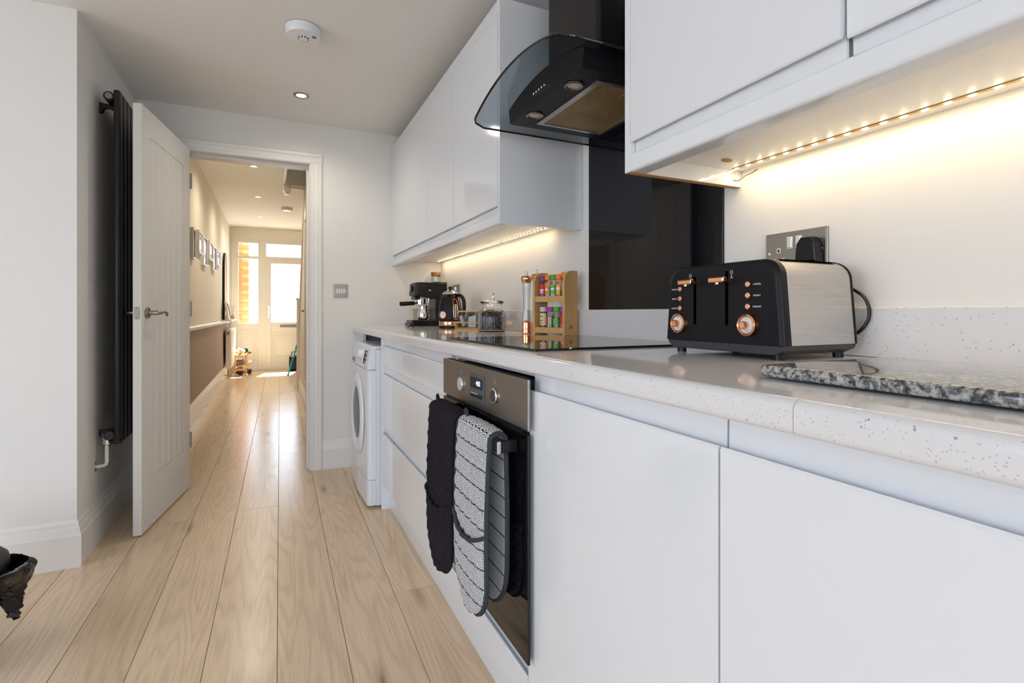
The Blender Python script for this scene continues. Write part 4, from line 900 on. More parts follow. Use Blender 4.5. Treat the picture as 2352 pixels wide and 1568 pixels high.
# bamboo caddy with three boxes
ca_rz = math.radians(-64)
ca = thing('condiment_caddy', 'small bamboo rail caddy between kettle and ribbed glass jar', 'caddy', (0.858, 2.552, ZW), ca_rz)
CWd, CD = 0.215, 0.085
obj('tray', B().box(0, CWd, 0, CD, 0.006, 0.014, bev=0.001).box(0, CWd, 0.0, 0.006, 0, 0.013).box(0, CWd, CD-0.006, CD, 0, 0.013), 'bamboo', ca)
for x in (0, CWd-0.007): obj('end_piece', B().box(x, x+0.007, 0, CD, 0.013, 0.042, bev=0.001), 'bamboo', ca)
for y in (0.001, CD-0.007): obj('rail', B().box(0, CWd, y, y+0.006, 0.036, 0.043, bev=0.0015), 'bamboo', ca)
dirx = Vector((math.cos(ca_rz), math.sin(ca_rz), 0)); diry = Vector((-math.sin(ca_rz), math.cos(ca_rz), 0))
for i, (lab, ct) in enumerate((('square clear box of white sachets in the bamboo caddy nearest the kettle', 'sachets'), ('square clear box of white sugar in the middle of the bamboo caddy', 'sugar'), ('square clear box with brown tea in the bamboo caddy beside the ribbed jar', 'tea'))):
    loc = Vector((0.858, 2.552, ZW+0.0142)) + dirx*(0.011+i*0.067) + diry*0.011
    j = thing('condiment_box', lab, 'storage box', tuple(loc), ca_rz, 'clear boxes in the bamboo caddy')
    s = 0.061
    obj('box', B().box(0, s, 0, 0.0015, 0, 0.078).box(0, s, s-0.0015, s, 0, 0.078).box(0, 0.0015, 0.0015, s-0.0015, 0, 0.078).box(s-0.0015, s, 0.0015, s-0.0015, 0, 0.078).box(0, s, 0, s, -0.0, 0.0015), 'acrylic', j)
    obj('lid', B().box(-0.002, s+0.002, -0.002, s+0.002, 0.0785, 0.0865, bev=0.0015), 'bamboo', j)
    if ct == 'sugar': obj('sugar', B().prism([(0.003, 0.002), (s-0.003, 0.002), (s-0.003, 0.064), (0.003, 0.054)], 'y', 0.003, s-0.003), 'sugar', j)
    elif ct == 'tea': obj('tea', B().box(0.003, s-0.003, 0.003, s-0.003, 0.002, 0.03), 'tea_brown', j); obj('label_card', B().box(0.01, 0.045, 0.0035, 0.0055, 0.03, 0.07), 'sachet', j)
    else:
        for k in range(5):
            mt = Matrix.Translation((0.022+0.004*k, 0.010+0.010*k, 0.032)) @ Matrix.Rotation(math.radians((-26, 14, -32, 22, -8)[k]), 4, 'Y')
            obj('sachet', B().box(-0.011, 0.011, -0.002, 0.002, -0.028, 0.030, bev=0.001, mtx=mt), 'sachet' if k % 2 == 0 else 'plastic_grey', j)

# ribbed glass jar
JX, JY = 0.947, 2.268
gj = thing('ribbed_glass_jar', 'ribbed clear glass jar with lid holding dark coffee pods', 'jar', (JX, JY, ZW))
obj('glass', B().lathe([(0, 0.0), (0.060, 0.0), (0.0645, 0.004), (0.066, 0.014), (0.0675, 0.05), (0.0665, 0.080), (0.061, 0.097), (0.049, 0.106), (0.0465, 0.112), (0.0465, 0.124), (0.0530, 0.126), (0.0530, 0.130), (0.0440, 0.130), (0.0440, 0.112), (0.047, 0.105), (0.058, 0.095), (0.063, 0.079), (0.0640, 0.05), (0.0625, 0.014), (0, 0.008)], seg=144, flute=36, famp=0.013, f0=(0.010, 0.1005)), 'jar_glass', gj)
ldj = obj('lid', B().lathe([(0.0, 0.1315), (0.044, 0.1315), (0.055, 0.133), (0.0575, 0.139), (0.055, 0.146), (0.040, 0.151), (0.018, 0.154), (0.0, 0.155)], seg=48), 'jar_glass', gj)
obj('lid_knob', B().lathe([(0, 0.1555), (0.009, 0.1555), (0.008, 0.160), (0.0130, 0.165), (0.0145, 0.173), (0.0125, 0.181), (0.006, 0.186), (0, 0.187)], seg=28), 'jar_glass', ldj)
random.seed(3)
pod = B().lathe([(0, 0), (0.010, 0), (0.0135, 0.018), (0.0165, 0.0185), (0.0165, 0.0205), (0, 0.021)], seg=18).mesh('coffee_pod'); pod.materials.append(M['pods'])
for lay in range(4):
    for n_, rr in ((7, 0.042), (2, 0.016)):
        for i in range(n_):
            a = 2*PI*(i+0.4*lay)/n_; o = bpy.data.objects.new('coffee_pod', pod); COL.objects.link(o)
            o.location = (JX+rr*math.cos(a), JY+rr*math.sin(a), ZW+0.012+lay*0.0195+(0.0 if lay < 3 else random.uniform(0, 0.004))); o.rotation_euler = (random.uniform(-.12, .12), random.uniform(-.12, .12), a)
            tag(o, 'small black coffee pod inside the ribbed glass jar', 'coffee pod', 'coffee pods in the ribbed jar')

# salt and pepper mills
def mill(name, x, y, h, label, fill):
    t = thing(name, label, 'grinder', (x, y, ZW), group='tall clear grinders with copper ends')
    obj('base', B().lathe([(0, 0), (0.0205, 0), (0.0215, 0.004), (0.0215, 0.008), (0.0200, 0.012), (0.0208, 0.018), (0.0210, 0.036), (0.0200, 0.041), (0.0210, 0.046), (0.0195, 0.052), (0.016, 0.056), (0, 0.056)], seg=32), 'copper', t)
    obj('body', B().lathe([(0.0185, 0.056), (0.0160, 0.075), (0.0142, 0.115), (0.0150, 0.165), (0.0178, h-0.062), (0.0188, h-0.056), (0.0178, h-0.050), (0.0185, h-0.040), (0.0150, h-0.040), (0.0140, 0.165), (0.0130, 0.115), (0.0145, 0.075), (0.0165, 0.056)], seg=32), 'thin_glass', t)
    cp_ = obj('cap', B().lathe([(0, h-0.041), (0.0185, h-0.041), (0.0200, h-0.034), (0.0235, h-0.028), (0.0235, h-0.019), (0.0195, h-0.012), (0.008, h-0.009), (0, h-0.009)], seg=32), 'copper', t)
    obj('knob', B().lathe([(0, h-0.010), (0.003, h-0.010), (0.003, h-0.006), (0.006, h-0.002), (0.0062, h+0.003), (0.004, h+0.007), (0, h+0.008)], seg=20), 'chrome', cp_)
    if fill: obj('filling', B().lathe([(0, 0.057), (0.0155, 0.057), (0.0135, 0.078), (0.0125, 0.10), (0, 0.10)], seg=20), fill, t)
mill('salt_mill', 0.964, 1.932, 0.255, 'tall clear and copper grinder standing left, nearer the ribbed jar', 'sugar')
mill('pepper_mill', 1.020, 1.945, 0.266, 'tall clear and copper grinder partly hidden behind the wooden spice rack', 'sugar')

# spice rack
rk_rz = math.atan2(-0.152, 0.052)
rk = thing('spice_rack', 'two-tier wooden spice rack beside the hob', 'spice rack', (0.949, 1.846, ZW), rk_rz)
RW, RD, RH = 0.168, 0.078, 0.252
def side(x):
    pts = [(0, 0), (RD, 0), (RD, RH), (0.045, RH)]
    for i in range(1, 9): a = PI/2+i*(PI/2)/8; pts.append((0.045+0.045*math.cos(a), RH-0.045+0.045*math.sin(a)))
    return B().prism(pts, 'x', x, x+0.011, bev=0.001)
s1 = obj('side_panel', side(0), 'bamboo', rk); s2 = obj('side_panel', side(RW-0.011), 'bamboo', rk)
for z in (0.012, 0.135):
    obj('shelf', B().box(0.011, RW-0.011, 0.004, RD, z, z+0.007), 'bamboo', rk)
    obj('front_rail', B().box(0.011, RW-0.011, 0.002, 0.010, z-0.003, z+0.020, bev=0.001), 'bamboo', rk)
    obj('back_rail', B().box(0.011, RW-0.011, RD-0.006, RD, z+0.030, z+0.060, bev=0.001), 'bamboo', rk)
em = obj('emblem', B().lathe([(0.0075, 0), (0.0090, 0), (0.0090, 0.0005), (0.0075, 0.0005)], (RW-0.0001, 0.038, 0.034), 28, 'x').lathe([(0.0, 0), (0.0045, 0), (0.0045, 0.0005), (0, 0.0005)], (RW-0.0001, 0.038, 0.034), 6, 'x'), 'brand_burn', rk)
rx = Vector((math.cos(rk_rz), math.sin(rk_rz), 0)); ry = Vector((-math.sin(rk_rz), math.cos(rk_rz), 0)); rk0 = Vector((0.949, 1.846, ZW))
def spice(lx, ly, z, r, h, cap, fill, label, lab, flen, cap2=None):
    t = thing('spice_jar', label, 'spice jar', tuple(rk0+rx*lx+ry*ly+Vector((0, 0, z))), rk_rz, 'spice jars in the wooden rack')
    ch = h*0.20
    obj('glass', B().lathe([(0, 0), (r*0.95, 0), (r, 0.003), (r, h-ch-0.010), (r*0.8, h-ch), (r*0.72, h-ch), (r*0.92, h-ch-0.012), (r*0.92, 0.004), (0, 0.003)], seg=24), 'thin_glass', t)
    obj('cap', B().lathe([(0, h-ch), (r*0.98, h-ch), (r, h-ch+0.001), (r, h-0.002), (r*0.94, h), (0, h)], seg=24), cap, t)
    obj('contents', B().lathe([(0, 0.004), (r*0.9, 0.004), (r*0.9, h*flen), (0, h*flen+0.001)], seg=20), fill, t)
    def wrap(a0, a1, z0, z1, m, name, rr=1.012):
        b = B(); t2 = bmesh.new(); n = 10; lo = []; hi = []
        for i in range(n+1):
            a = math.radians(a0+55+(a1-a0)*i/n); lo.append(t2.verts.new((r*rr*math.cos(a), r*rr*math.sin(a), z0))); hi.append(t2.verts.new((r*rr*math.cos(a), r*rr*math.sin(a), z1)))
        for i in range(n): t2.faces.new((lo[i], lo[i+1], hi[i+1], hi[i]))
        b._merge(t2); b.smooth = True; return obj(name, b, m, t)
    if lab:
        for k, (a0, a1, f0, f1, m) in enumerate(lab): wrap(a0, a1, h*f0, h*f1, m, 'label', 1.012+0.006*k)
    return t
up = [('cap_purple', 'chilli', 'spice jar with dark purple cap at left of the upper rack shelf', [(-175, -60, .16, .66, 'label_red'), (-150, -90, .36, .44, 'print_white'), (-150, -95, .28, .32, 'print_white'), (-175, -60, .16, .26, 'cap_purple')], .55),
      ('cap_orange', 'spice_tan', 'spice jar with orange cap second on the upper rack shelf', [(-170, -100, .2, .68, 'label_orange'), (-150, -115, .36, .44, 'print_white')], .5),
      ('cap_green', 'spice_pale', 'spice jar with green cap in the middle of the upper rack shelf', [(-165, -85, .22, .60, 'label_green'), (-165, -115, .62, .72, 'label_red'), (-150, -95, .38, .46, 'print_white')], .6),
      ('cap_orange', 'chilli', 'spice jar with orange cap fourth on the upper rack shelf', [(-165, -85, .18, .66, 'label_yellow'), (-165, -105, .60, .70, 'label_red'), (-150, -95, .38, .48, 'print_white')], .35),
      ('cap_orange', 'chilli', 'spice jar with tall orange cap at right end of the upper rack shelf', [(-165, -85, .18, .66, 'label_orange'), (-150, -95, .38, .48, 'print_white')], .45)]
for i, (cp_, fi, la, lb_, fl_) in enumerate(up): spice(0.0258+i*0.0291, 0.032, 0.1423, 0.0144, 0.093+0.004*(i > 0)+0.006*(i == 4), cp_, fi, la, lb_, fl_)
lo_ = [('cap_clear', 'pepper_dark', 'spice jar with clear cap and cream label on the lower rack shelf', [(-175, -70, .22, .74, 'label_cream'), (-160, -120, .58, .62, 'brand_burn'), (-160, -120, .40, .44, 'brand_burn'), (-160, -125, .30, .33, 'brand_burn')], .3),
       ('cap_magenta', 'herb', 'spice jar with magenta cap second on the lower rack shelf', [(-190, -150, .3, .6, 'label_red')], .62),
       ('cap_green', 'herb', 'spice jar with green cap and green label on the lower rack shelf', [(-170, -95, .26, .52, 'label_green')], .5),
       ('cap_magenta', 'spice_tan', 'spice jar with magenta cap at right of the lower rack shelf', [(-180, -120, .26, .62, 'label_red')], .6)]
for i, (cp_, fi, la, lb_, fl_) in enumerate(lo_): spice(0.0315+i*0.0355, 0.032, 0.0193, 0.0168, 0.093, cp_, fi, la, lb_, fl_)

# ------------------------------------------------------------------ oven gloves
def glove(name, label, yc, hw, zf, zr, m_main, m_pocket, m_bind, tilt=0.0):
    xf, xr_, zt = 0.437, 0.470, 0.7545; PUF = 0.0095 if m_main == 'quilt_black' else 0.0055
    t = thing(name, label, 'oven glove', (0.452, yc, zf), group='padded oven gloves hanging on the oven handle')
    path = []
    Lf = zt-0.012-zf; n1 = 72
    for i in range(n1): f = i/n1; path.append((xf-0.006*math.sin(f*PI)-0.004*(1-f), zf+Lf*f))
    for i in range(11): a = PI-i*PI/10; path.append(((xf+xr_)/2+(xr_-xf)/2*math.cos(a), zt-0.012+0.014*math.sin(a)))
    Lr = zt-0.012-zr
    for i in range(1, n1+1): f = i/n1; path.append((xr_+0.004*math.sin(f*PI), zt-0.012-Lr*f))
    P = [Vector((x, 0, z)) for x, z in path]; cum = [0]
    for a, b_ in zip(P, P[1:]): cum.append(cum[-1]+(b_-a).length)
    T = cum[-1]; NA = 46; r = hw
    def half(s):
        e = min(s, T-s)
        return hw*math.sqrt(max(0.0, 1-(1-min(1, e/r))**2))*0.97+hw*0.03 if e < r else hw
    def nrm(i):
        a = P[max(0, i-1)]; b_ = P[min(len(P)-1, i+1)]; d = (b_-a).normalized(); return Vector((-d.z, 0, d.x))
    tm = bmesh.new(); uvl = tm.loops.layers.uv.new('UVMap'); O = {}; Iv = {}; uvs = {}
    for i in range(len(P)):
        h = half(cum[i]); n = nrm(i)
        for k in range(NA+1):
            g = -1+2*k/NA; y = yc+g*h+tilt*(cum[i]/T-0.5); q = 0.040
            qx, qv = (g*h+cum[i])/q, (g*h-cum[i])/q
            puff = 0.0085*(1-g*g)**0.35*1.0 + PUF*(abs(math.sin(PI*qx/1.0))*abs(math.sin(PI*qv/1.0)))**0.38
            if i in (0, len(P)-1): puff *= 0.35
            ptt = P[i]+n*puff; O[i, k] = tm.verts.new((ptt.x, y, ptt.z)); pi_ = P[i]-n*0.002; Iv[i, k] = tm.verts.new((pi_.x, y, pi_.z)); uvs[i, k] = (-g*h, -abs(cum[i]-T/2))
    def face(vs, keys):
        f = tm.faces.new(vs); f.smooth = True
        for lp, kk in zip(f.loops, keys): lp[uvl].uv = uvs[kk]
    for i in range(len(P)-1):
        for k in range(NA):
            ks = [(i, k), (i, k+1), (i+1, k+1), (i+1, k)]
            face([O[x] for x in ks], ks); face([Iv[x] for x in ks[::-1]], ks[::-1])
        for k in (0, NA): ks = [(i, k), (i+1, k)]; face([O[ks[0]], O[ks[1]], Iv[ks[1]], Iv[ks[0]]], [ks[0], ks[1], ks[1], ks[0]])
    for i in (0, len(P)-1):
        for k in range(NA): face([O[i, k], Iv[i, k], Iv[i, k+1], O[i, k+1]], [(i, k), (i, k), (i, k+1), (i, k+1)])
    bmesh.ops.recalc_face_normals(tm, faces=tm.faces[:])
    bmesh.ops.transform(tm, matrix=Matrix.Translation(-t.location), verts=tm.verts)
    me = bpy.data.meshes.new('pad'); tm.to_mesh(me); tm.free(); link('pad', me, m_main, t)
    # binding round the outline
    out = []
    for i in range(0, len(P)): out.append((P[i]+nrm(i)*0.003, yc+half(cum[i])+tilt*(cum[i]/T-0.5)))
    oth = [(P[i]+nrm(i)*0.003, yc-half(cum[i])+tilt*(cum[i]/T-0.5)) for i in range(len(P)-1, -1, -1)]
    loop = [(p.x, y, p.z) for p, y in out+oth]
    obj('binding', B().tube(loop, 0.0056, 8, closed=True), m_bind, t, world=True)
    # pockets on both ends
    for end in (0, 1):
        tm = bmesh.new(); uvl = tm.loops.layers.uv.new('UVMap'); V = {}; uvs = {}; NR = 40; Lp = 0.205; edge = []
        for k in range(NA+1):
            g = -1+2*k/NA; top = Lp-0.030*(1-g*g)
            for j in range(NR+1):
                s = top*j/NR+0.004; sc = s if end == 0 else T-s
                i = max(q_ for q_ in range(len(P)) if cum[q_] <= sc+1e-9); i = min(i, len(P)-2); f = (sc-cum[i])/(cum[i+1]-cum[i]); pos = P[i].lerp(P[i+1], f); n = nrm(i); h = half(sc)
                q = 0.040; qx, qv = (g*h+sc)/q, (g*h-sc)/q
                off = 0.0145*(1-g*g)**0.4+0.7*PUF*(abs(math.sin(PI*qx))*abs(math.sin(PI*qv)))**0.38+0.004*(j/NR)*(1-g*g)
                pos = pos+n*off; y = yc+g*h*0.985+tilt*(sc/T-0.5); V[k, j] = tm.verts.new((pos.x, y, pos.z)); uvs[k, j] = (-g*h, -abs(sc-T/2))
                if j == NR: edge.append((pos.x, y, pos.z))
        for k in range(NA):
            for j in range(NR):
                ks = [(k, j), (k+1, j), (k+1, j+1), (k, j+1)]; f = tm.faces.new([V[x] for x in ks]); f.smooth = True
                for lp, kk in zip(f.loops, ks): lp[uvl].uv = uvs[kk]
        bmesh.ops.transform(tm, matrix=Matrix.Translation(-t.location), verts=tm.verts)
        me = bpy.data.meshes.new('pocket'); tm.to_mesh(me); tm.free(); pk = link('pocket', me, m_pocket, t)
        obj('pocket_hem', B().tube(edge, 0.0048, 8), m_bind, pk, world=True)
    # hanging loop sewn at the middle of the strip
    ym = yc+hw*0.86
    obj('hanging_loop', B().tube([((xf+xr_)/2-0.004, ym-0.014, zt+0.006), ((xf+xr_)/2-0.005, ym-0.012, zt+0.022), ((xf+xr_)/2-0.004, ym, zt+0.027), ((xf+xr_)/2-0.002, ym+0.012, zt+0.022), ((xf+xr_)/2, ym+0.014, zt+0.006)], 0.004, 8), m_bind, t, world=True)
glove('black_oven_glove', 'black quilted double oven glove on the oven handle, nearer the drawers', 1.405, 0.112, 0.308, 0.40, 'quilt_black', 'quilt_black', 'quilt_black', 0.0)
glove('patterned_oven_glove', 'black and white patterned double oven glove on the oven handle', 1.158, 0.106, 0.322, 0.345, 'scallop_cloth', 'scallop_cloth', 'binding', 0.0)

# ------------------------------------------------------------------ walls and ceiling fittings
sw = thing('light_switch', 'brushed steel four-gang light switch on the white wall by the door', 'light switch', (0.409, BY, 1.131))
obj('plate', B().box(0.364, 0.454, BY-0.006, BY, 1.131, 1.219, bev=0.0015), 'satin_nickel', sw, world=True)
for i in range(4):
    x = 0.3875+i*0.0145; obj('rocker', B().box(x-0.0055, x+0.0055, BY-0.0095, BY-0.0055, 1.159, 1.190, bev=0.001), 'chrome', sw, world=True)
for x in (0.3725, 0.4455): obj('screw', B().cyl((x, BY-0.0072, 1.175), 0.003, 0.0015, 'y', 12), 'chrome', sw, world=True)

sa = thing('smoke_alarm', 'round white heat alarm on the kitchen ceiling', 'smoke alarm', (0.118, 2.405, CZ))
obj('base', B().lathe([(0, 0), (0.067, 0), (0.067, -0.012), (0, -0.012)], seg=48), 'white_trim', sa)
obj('cover', B().lathe([(0.0700, -0.003), (0.0725, -0.004), (0.0725, -0.017), (0.0715, -0.0185), (0.0725, -0.020), (0.0715, -0.030), (0.0670, -0.0385), (0.0600, -0.0405), (0.024, -0.0415), (0.022, -0.042), (0.019, -0.0475), (0.0, -0.0475)], seg=56), 'appliance_white', sa)
for i in range(10):
    a = 2*PI*i/10; obj('sensor_slot', B().box(-0.003, 0.003, -0.0012, 0.0012, -0.004, 0.004, mtx=Matrix.Translation((0.0205*math.cos(a), 0.0205*math.sin(a), -0.044)) @ Matrix.Rotation(a+PI/2, 4, 'Z')), 'dark_grey', sa)
for i in range(3): obj('sounder_slot', B().box(0.030+i*0.006, 0.033+i*0.006, -0.040, -0.024, -0.0425, -0.040, mtx=Matrix.Rotation(0.2, 4, 'Z')), 'dark_grey', sa)
def downlight(x, y, z, label, energy, r=0.043):
    t = thing('downlight', label, 'downlight', (x, y, z), group='recessed ceiling downlights')
    obj('bezel', B().lathe([(r, 0), (r, -0.002), (r*0.9, -0.0045), (r*0.62, -0.003), (r*0.60, 0.0)], seg=36), 'satin_nickel', t)
    obj('lens', B().lathe([(0, -0.0018), (r*0.60, -0.0015)], seg=28), 'downlight_lens', t)
    l = bpy.data.lights.new('downlight_lamp', 'SPOT'); l.energy = energy; l.spot_size = math.radians(160); l.spot_blend = 1.0; l.color = (1, 0.90, 0.74); l.shadow_soft_size = 0.03
    o = bpy.data.objects.new('downlight_lamp', l); COL.objects.link(o); o.parent = t; o.location = (0, 0, -0.02)
downlight(0.144, 3.15, CZ, 'lit recessed downlight in the kitchen ceiling', 8)
for y, la in ((5.95, 'lit hall downlight nearest the kitchen doorway'), (7.5, 'lit hall downlight in the middle of the hall'), (9.0, 'lit hall downlight nearest the front door')): downlight(-0.185, y, HZ, la, 17)
ha = thing('hall_alarm', 'round white smoke alarm on the hall ceiling', 'smoke alarm', (0.178, 8.1, HZ))
obj('base', B().lathe([(0, 0), (0.075, 0), (0.075, -0.022), (0, -0.022)], seg=40), 'appliance_white', ha)
obj('cover', B().lathe([(0.072, -0.024), (0.073, -0.034), (0.062, -0.045), (0.0, -0.048)], seg=40), 'white_trim', ha)

# vertical radiator
ra = thing('vertical_radiator', 'tall black vertical radiator on the left wall behind the open door', 'radiator', (-0.66, 3.10, 0.43))
for i in range(7):
    y = 2.885+i*0.068
    p = [(-0.642+0.0125*math.cos(a), y+(0.019 if math.cos(a+0) is not None and math.sin(a) > 0 else -0.019)+0.0125*math.sin(a)) for a in [2*PI*k/20+0.001 for k in range(20)]]
    bb = B().prism(p, 'z', 0.435, 2.035, bev=0.004); bb.smooth = True; obj('tube', bb, 'rad_black', ra, world=True)
for z in (0.475, 2.005):
    mf = obj('manifold', B().cyl((-0.672, 2.862, z), 0.0215, 0.45, 'y', 24, bev=0.003), 'rad_black', ra, world=True)
obj('end_plug', B().cyl((-0.672, 2.8595, 2.005), 0.0135, 0.004, 'y', 20), 'plastic_grey', ra, world=True)
obj('bracket', B().prism([(LX, 1.948), (LX, 1.995), (-0.672, 1.988), (-0.664, 1.978), (-0.655, 1.960), (-0.690, 1.975), (-0.708, 1.970), (-0.714, 1.952)], 'y', 2.935, 2.960), 'rad_black', ra, world=True)
obj('bracket', B().box(LX, -0.66, 2.935, 2.960, 0.46, 0.49), 'rad_black', ra, world=True)
vb = obj('valve', B().cyl((-0.684, 2.885, 0.432), 0.0165, 0.052, 'z', 24, bev=0.003), 'chrome', ra, world=True)
obj('valve_body', B().cyl((-0.684, 2.885, 0.428), 0.011, 0.03, 'y', 16).cyl((-0.675, 2.885, 0.443), 0.010, 0.05, 'x', 16), 'satin_black', vb, world=True)
pp = obj('supply_pipe', B().tube([(-0.684, 2.885, 0.430), (-0.684, 2.885, 0.355), (-0.687, 2.885, 0.343), (-0.697, 2.885, 0.338), (LX+0.001, 2.885, 0.336)], 0.0078, 14), 'pipe_white', ra, world=True)
obj('pipe_collar', B().lathe([(0.0, 0.005), (0.008, 0.005), (0.022, 0.002), (0.023, 0), (0, 0)], (LX+0.0005, 2.885, 0.336), 28, 'x'), 'chrome', pp, world=True)

# bin with bag
bi = thing('waste_bin', 'dark grey waste bin with crumpled black liner at the left edge', 'bin', (-0.838, 1.985, 0))
obj('body', B().lathe([(0, 0), (0.082, 0), (0.086, 0.006), (0.126, 0.285), (0.129, 0.290), (0.125, 0.290), (0.084, 0.012), (0, 0.010)], seg=40), 'bin_grey', bi)
obj('lid', B().lathe([(0.131, 0.284), (0.133, 0.292), (0.129, 0.312), (0.112, 0.330), (0.070, 0.342), (0, 0.346)], seg=40), 'bin_grey', bi)
def liner():
    random.seed(11); t = bmesh.new(); N = 150; R = 20; V = {}
    for i in range(N):
        a = 2*PI*i/N
        for j in range(R+1):
            f = j/R; hang = 0.19*(0.55+0.45*math.sin(3*a+0.7)*math.cos(a*2))
            cr = 0.012*math.sin(11*a+5*f)+0.010*math.sin(23*a-8*f)+0.006*math.sin(41*a+19*f)+0.004*math.sin(67*a-31*f)
            bulge = 0.068*max(0, math.cos(a+0.35))**3*math.exp(-((f-0.15)/0.30)**2)
            r = 0.134+0.006*math.sin(f*PI)+abs(cr)*(0.3+f)*0.9+bulge
            z = 0.288+0.014*math.sin(min(1, f*3)*PI)*0.6-hang*f+0.010*math.sin(7*a)*f+0.02*bulge/0.068*(1-f)
            V[i, j] = t.verts.new((r*math.cos(a), r*math.sin(a), z))
    for i in range(N):
        for j in range(R): t.faces.new((V[i, j], V[(i+1) % N, j], V[(i+1) % N, j+1], V[i, j+1]))
    b = B(); b.smooth = True; return b._merge(t)
obj('liner', liner(), 'bag_black', bi)

# ------------------------------------------------------------------ hall furnishings
fs = [(5.50, 5.66, 1.525, 1.815), (5.90, 6.22, 1.625, 1.850), (6.27, 6.60, 1.535, 1.845), (6.82, 7.20, 1.648, 1.862), (7.23, 7.56, 1.548, 1.858), (7.74, 8.18, 1.660, 1.868)]
nm = ['portrait picture frame half hidden by the open door edge', 'small white picture frame, second along the hall wall', 'tall white picture frame, third along the hall wall', 'small white picture frame, fourth along the hall wall', 'tall white picture frame, fifth along the hall wall', 'small white picture frame farthest along the hall wall']
for i, (y0, y1, z0, z1) in enumerate(fs):
    t = thing('picture_frame', nm[i], 'picture frame', (HX, (y0+y1)/2, z0), group='white picture frames on the hall wall')
    x = HX+0.028
    obj('frame', B().box(HX, x, y0, y0+0.02, z0, z1).box(HX, x, y1-0.02, y1, z0, z1).box(HX, x, y0+0.02, y1-0.02, z0, z0+0.02).box(HX, x, y0+0.02, y1-0.02, z1-0.02, z1), 'frame_white', t, world=True)
    mt = obj('mount', B().box(HX+0.004, HX+0.018, y0+0.02, y1-0.02, z0+0.02, z1-0.02), 'frame_white' if i % 2 else 'photo_dark', t, world=True)
    obj('photo', B().box(HX+0.018, HX+0.0195, y0+0.05, y1-0.05, z0+0.05, z1-0.05), 'photo_dark' if i % 2 else 'photo_mid', mt, world=True)
mi = thing('arched_mirror', 'arched black framed mirror on the hall wall near the front door', 'mirror', (HX, 9.12, 0.91))
def archp(y0, y1, z0, z1):
    r = (y1-y0)/2; yc = (y0+y1)/2; p = [(y0, z0), (y1, z0)]
    for i in range(13): a = i*PI/12; p.append((yc+r*math.cos(a), z1-r+r*math.sin(a)))
    return p
obj('frame', B().prism(archp(8.78, 9.26, 0.93, 1.95), 'x', HX+0.002, HX+0.030), 'matt_black', mi, world=True)
obj('glass', B().prism(archp(8.80, 9.24, 0.95, 1.93), 'x', HX+0.030, HX+0.033), 'mirror', mi, world=True)
rs = thing('radiator_shelf', 'narrow white shelf above the hall radiator', 'shelf', (HX+0.06, 9.4, 0.906))
obj('board', B().box(HX+0.0, HX+0.13, 8.62, 9.85, 0.9055, 0.925, bev=0.002), 'white_trim', rs, world=True)
for i, (y, hgt, ang, m, la) in enumerate(((8.70, 0.27, 7, 'cloth_cream', 'cream canvas print leaning on the hall shelf, nearest the kitchen'), (8.88, 0.24, 9, 'photo_dark', 'dark picture leaning on the hall shelf behind the cream canvas'), (9.06, 0.25, 8, 'cloth_grey', 'grey picture leaning on the hall shelf beside the reed diffuser'))):
    mt = Matrix.Translation((HX+0.085, y, 0.926)) @ Matrix.Rotation(math.radians(-ang*1.2), 4, 'Y')
    tag(obj('leaning_picture', B().box(-0.010, 0.010, -0.08, 0.08, 0.0, hgt, bev=0.002, mtx=mt), m), la, 'picture', 'pictures leaning on the hall shelf')
rd = thing('reed_diffuser', 'reed diffuser with pale sticks on the hall shelf', 'diffuser', (HX+0.085, 9.55, 0.925))
obj('bottle', B().lathe([(0, 0), (0.028, 0), (0.028, 0.05), (0.010, 0.062), (0.010, 0.08), (0, 0.08)], seg=20), 'bamboo', rd)
for i in range(6):
    a = i*1.05; obj('reed', B().tube([(0.003*math.cos(a), 0.003*math.sin(a), 0.06), (0.035*math.cos(a), 0.05*math.sin(a), 0.235)], 0.0026, 6), 'cloth_cream', rd)
hr = thing('hall_radiator', 'white panel radiator in the hall below the shelf', 'radiator', (HX+0.05, 9.4, 0.17))
obj('panel', B().box(HX+0.028, HX+0.105, 8.95, 10.02, 0.175, 0.775, bev=0.012, seg=3), 'upvc', hr, world=True)
for i in range(16): obj('rib', B().box(HX+0.105, HX+0.108, 9.00+i*0.062, 9.04+i*0.062, 0.21, 0.74, bev=0.0012), 'upvc', hr, world=True)
obj('bleed_cap', B().cyl((HX+0.066, 8.9455, 0.715), 0.02, 0.008, 'y', 18), 'plastic_grey', hr, world=True)
obj('pipe', B().tube([(HX+0.066, 8.97, 0.18), (HX+0.066, 8.97, 0.07), (HX+0.066, 8.97, 0.05)], 0.008, 10).cyl((HX+0.066, 8.97, 0.085), 0.014, 0.06, 'z', 14).tube([(HX+0.066, 8.97, 0.075), (HX+0.002, 8.97, 0.075)], 0.008, 10), 'satin_nickel', hr, world=True)

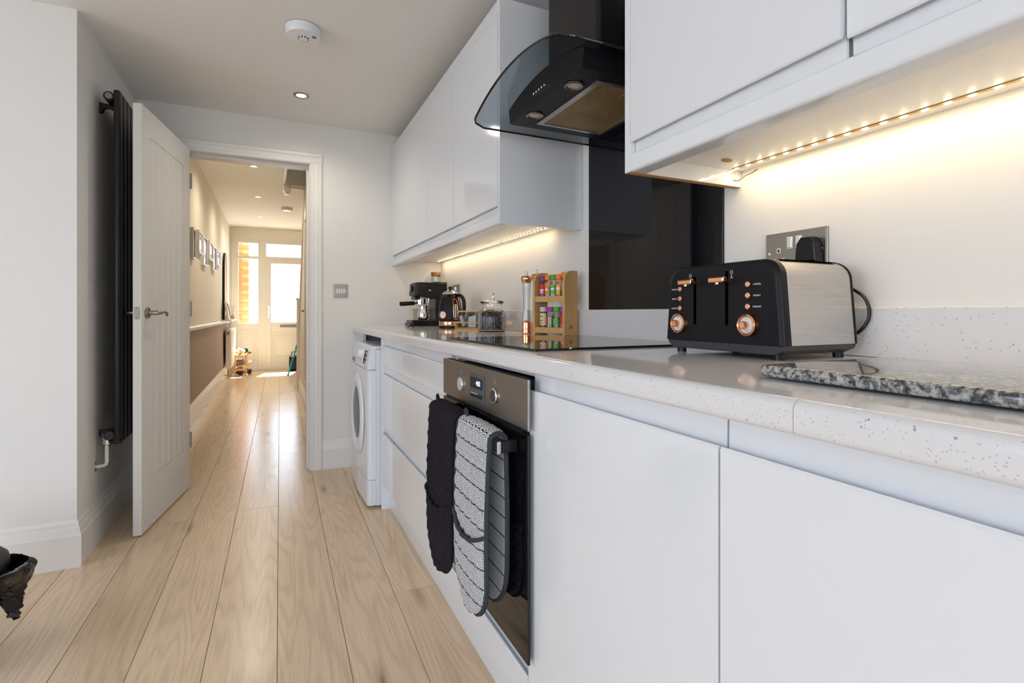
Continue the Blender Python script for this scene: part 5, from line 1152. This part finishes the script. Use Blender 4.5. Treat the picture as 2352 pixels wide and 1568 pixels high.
sr = thing('shoe_rack', 'small pine shoe rack crowded with bags by the front door', 'shoe rack', (-0.48, 9.62, 0))
RX0, RX1, RY0, RY1 = -0.572, -0.398, 9.46, 9.86
for x in (RX0, RX1-0.022):
    for y in (RY0, RY1-0.022): obj('leg', B().box(x, x+0.022, y, y+0.022, 0, 0.345, bev=0.002), 'pine', sr, world=True)
for z in (0.105, 0.325):
    for i in range(5): obj('slat', B().box(RX0+0.004+i*0.035, RX0+0.028+i*0.035, RY0, RY1, z, z+0.012, bev=0.002), 'pine', sr, world=True)
    obj('rail', B().box(RX0, RX1, RY0+0.002, RY0+0.016, z-0.022, z-0.001), 'pine', sr, world=True)
def lump(name, c, r, sc, m, label, cat, seed):
    random.seed(seed); b = B().sphere(c, r, sc, 22)
    for v in b.bm.verts:
        d = (v.co-Vector(c)); k = 1+0.15*math.sin(d.x*95+seed)+0.14*math.sin(d.y*75+seed*2+d.z*40)+0.13*math.sin(d.z*110-seed+d.x*50); v.co = Vector(c)+d*k
    return tag(obj(name, b, m), label, cat, 'bags and clothes on the shoe rack')
lump('cream_bag', (-0.502, 9.60, 0.392), 0.070, (0.95, 1.3, 0.66), 'cloth_cream', 'crumpled cream fabric bag on top of the shoe rack', 'bag', 2)
lump('teal_scarf', (-0.425, 9.76, 0.392), 0.042, (0.85, 1.4, 1.1), 'cloth_teal', 'dark teal scarf on the right top of the shoe rack', 'scarf', 4)
lump('brown_sandal', (-0.368, 9.66, 0.362), 0.040, (1.1, 0.9, 0.42), 'leather_brown', 'brown leather sandal hanging over the top of the shoe rack', 'sandal', 8)
lump('grey_bag', (-0.49, 9.62, 0.21), 0.085, (0.9, 1.6, 0.55), 'cloth_grey', 'grey bag under the top of the shoe rack', 'bag', 5)
lump('orange_strap', (-0.49, 9.56, 0.131), 0.046, (1.2, 1.2, 0.22), 'cloth_orange', 'orange strap on the lower shelf of the shoe rack', 'strap', 6)
lump('plum_shoe', (-0.49, 9.62, 0.042), 0.06, (1.0, 1.6, 0.62), 'cloth_plum', 'plum coloured shoe on the floor under the shoe rack', 'shoe', 7)
lump('black_shoe', (-0.36, 9.70, 0.045), 0.045, (0.8, 1.8, 0.85), 'matt_black', 'black shoe on the floor right of the shoe rack', 'shoe', 9)
lump('white_shoe', (-0.365, 9.62, 0.235), 0.045, (0.8, 1.5, 0.6), 'frame_white', 'white trainer poking out right of the shoe rack', 'shoe', 10)

bp = thing('black_bag', 'black bag standing on the floor by the front door', 'bag', (0.36, 9.95, 0))
obj('body', B().box(0.255, 0.46, 9.86, 10.02, 0.003, 0.27, bev=0.03, seg=3), 'matt_black', bp, world=True)
obj('strap', B().tube([(0.29, 9.94, 0.26), (0.30, 9.93, 0.33), (0.38, 9.92, 0.35), (0.43, 9.93, 0.27)], 0.008, 8), 'matt_black', bp, world=True)
tp = thing('turquoise_pole', 'slim turquoise pole leaning near the foot of the stairs', 'pole', (0.222, 9.2, 0))
obj('shaft', B().tube([(0.224, 9.2, 0.02), (0.342, 9.2, 0.44)], 0.011, 12), 'turquoise', tp, world=True)
obj('grip', B().tube([(0.342, 9.2, 0.44), (0.375, 9.2, 0.56)], 0.014, 12), 'matt_black', tp, world=True)
obj('tip', B().cyl((0.220, 9.2, 0.0), 0.014, 0.02, 'z', 12), 'matt_black', tp, world=True)
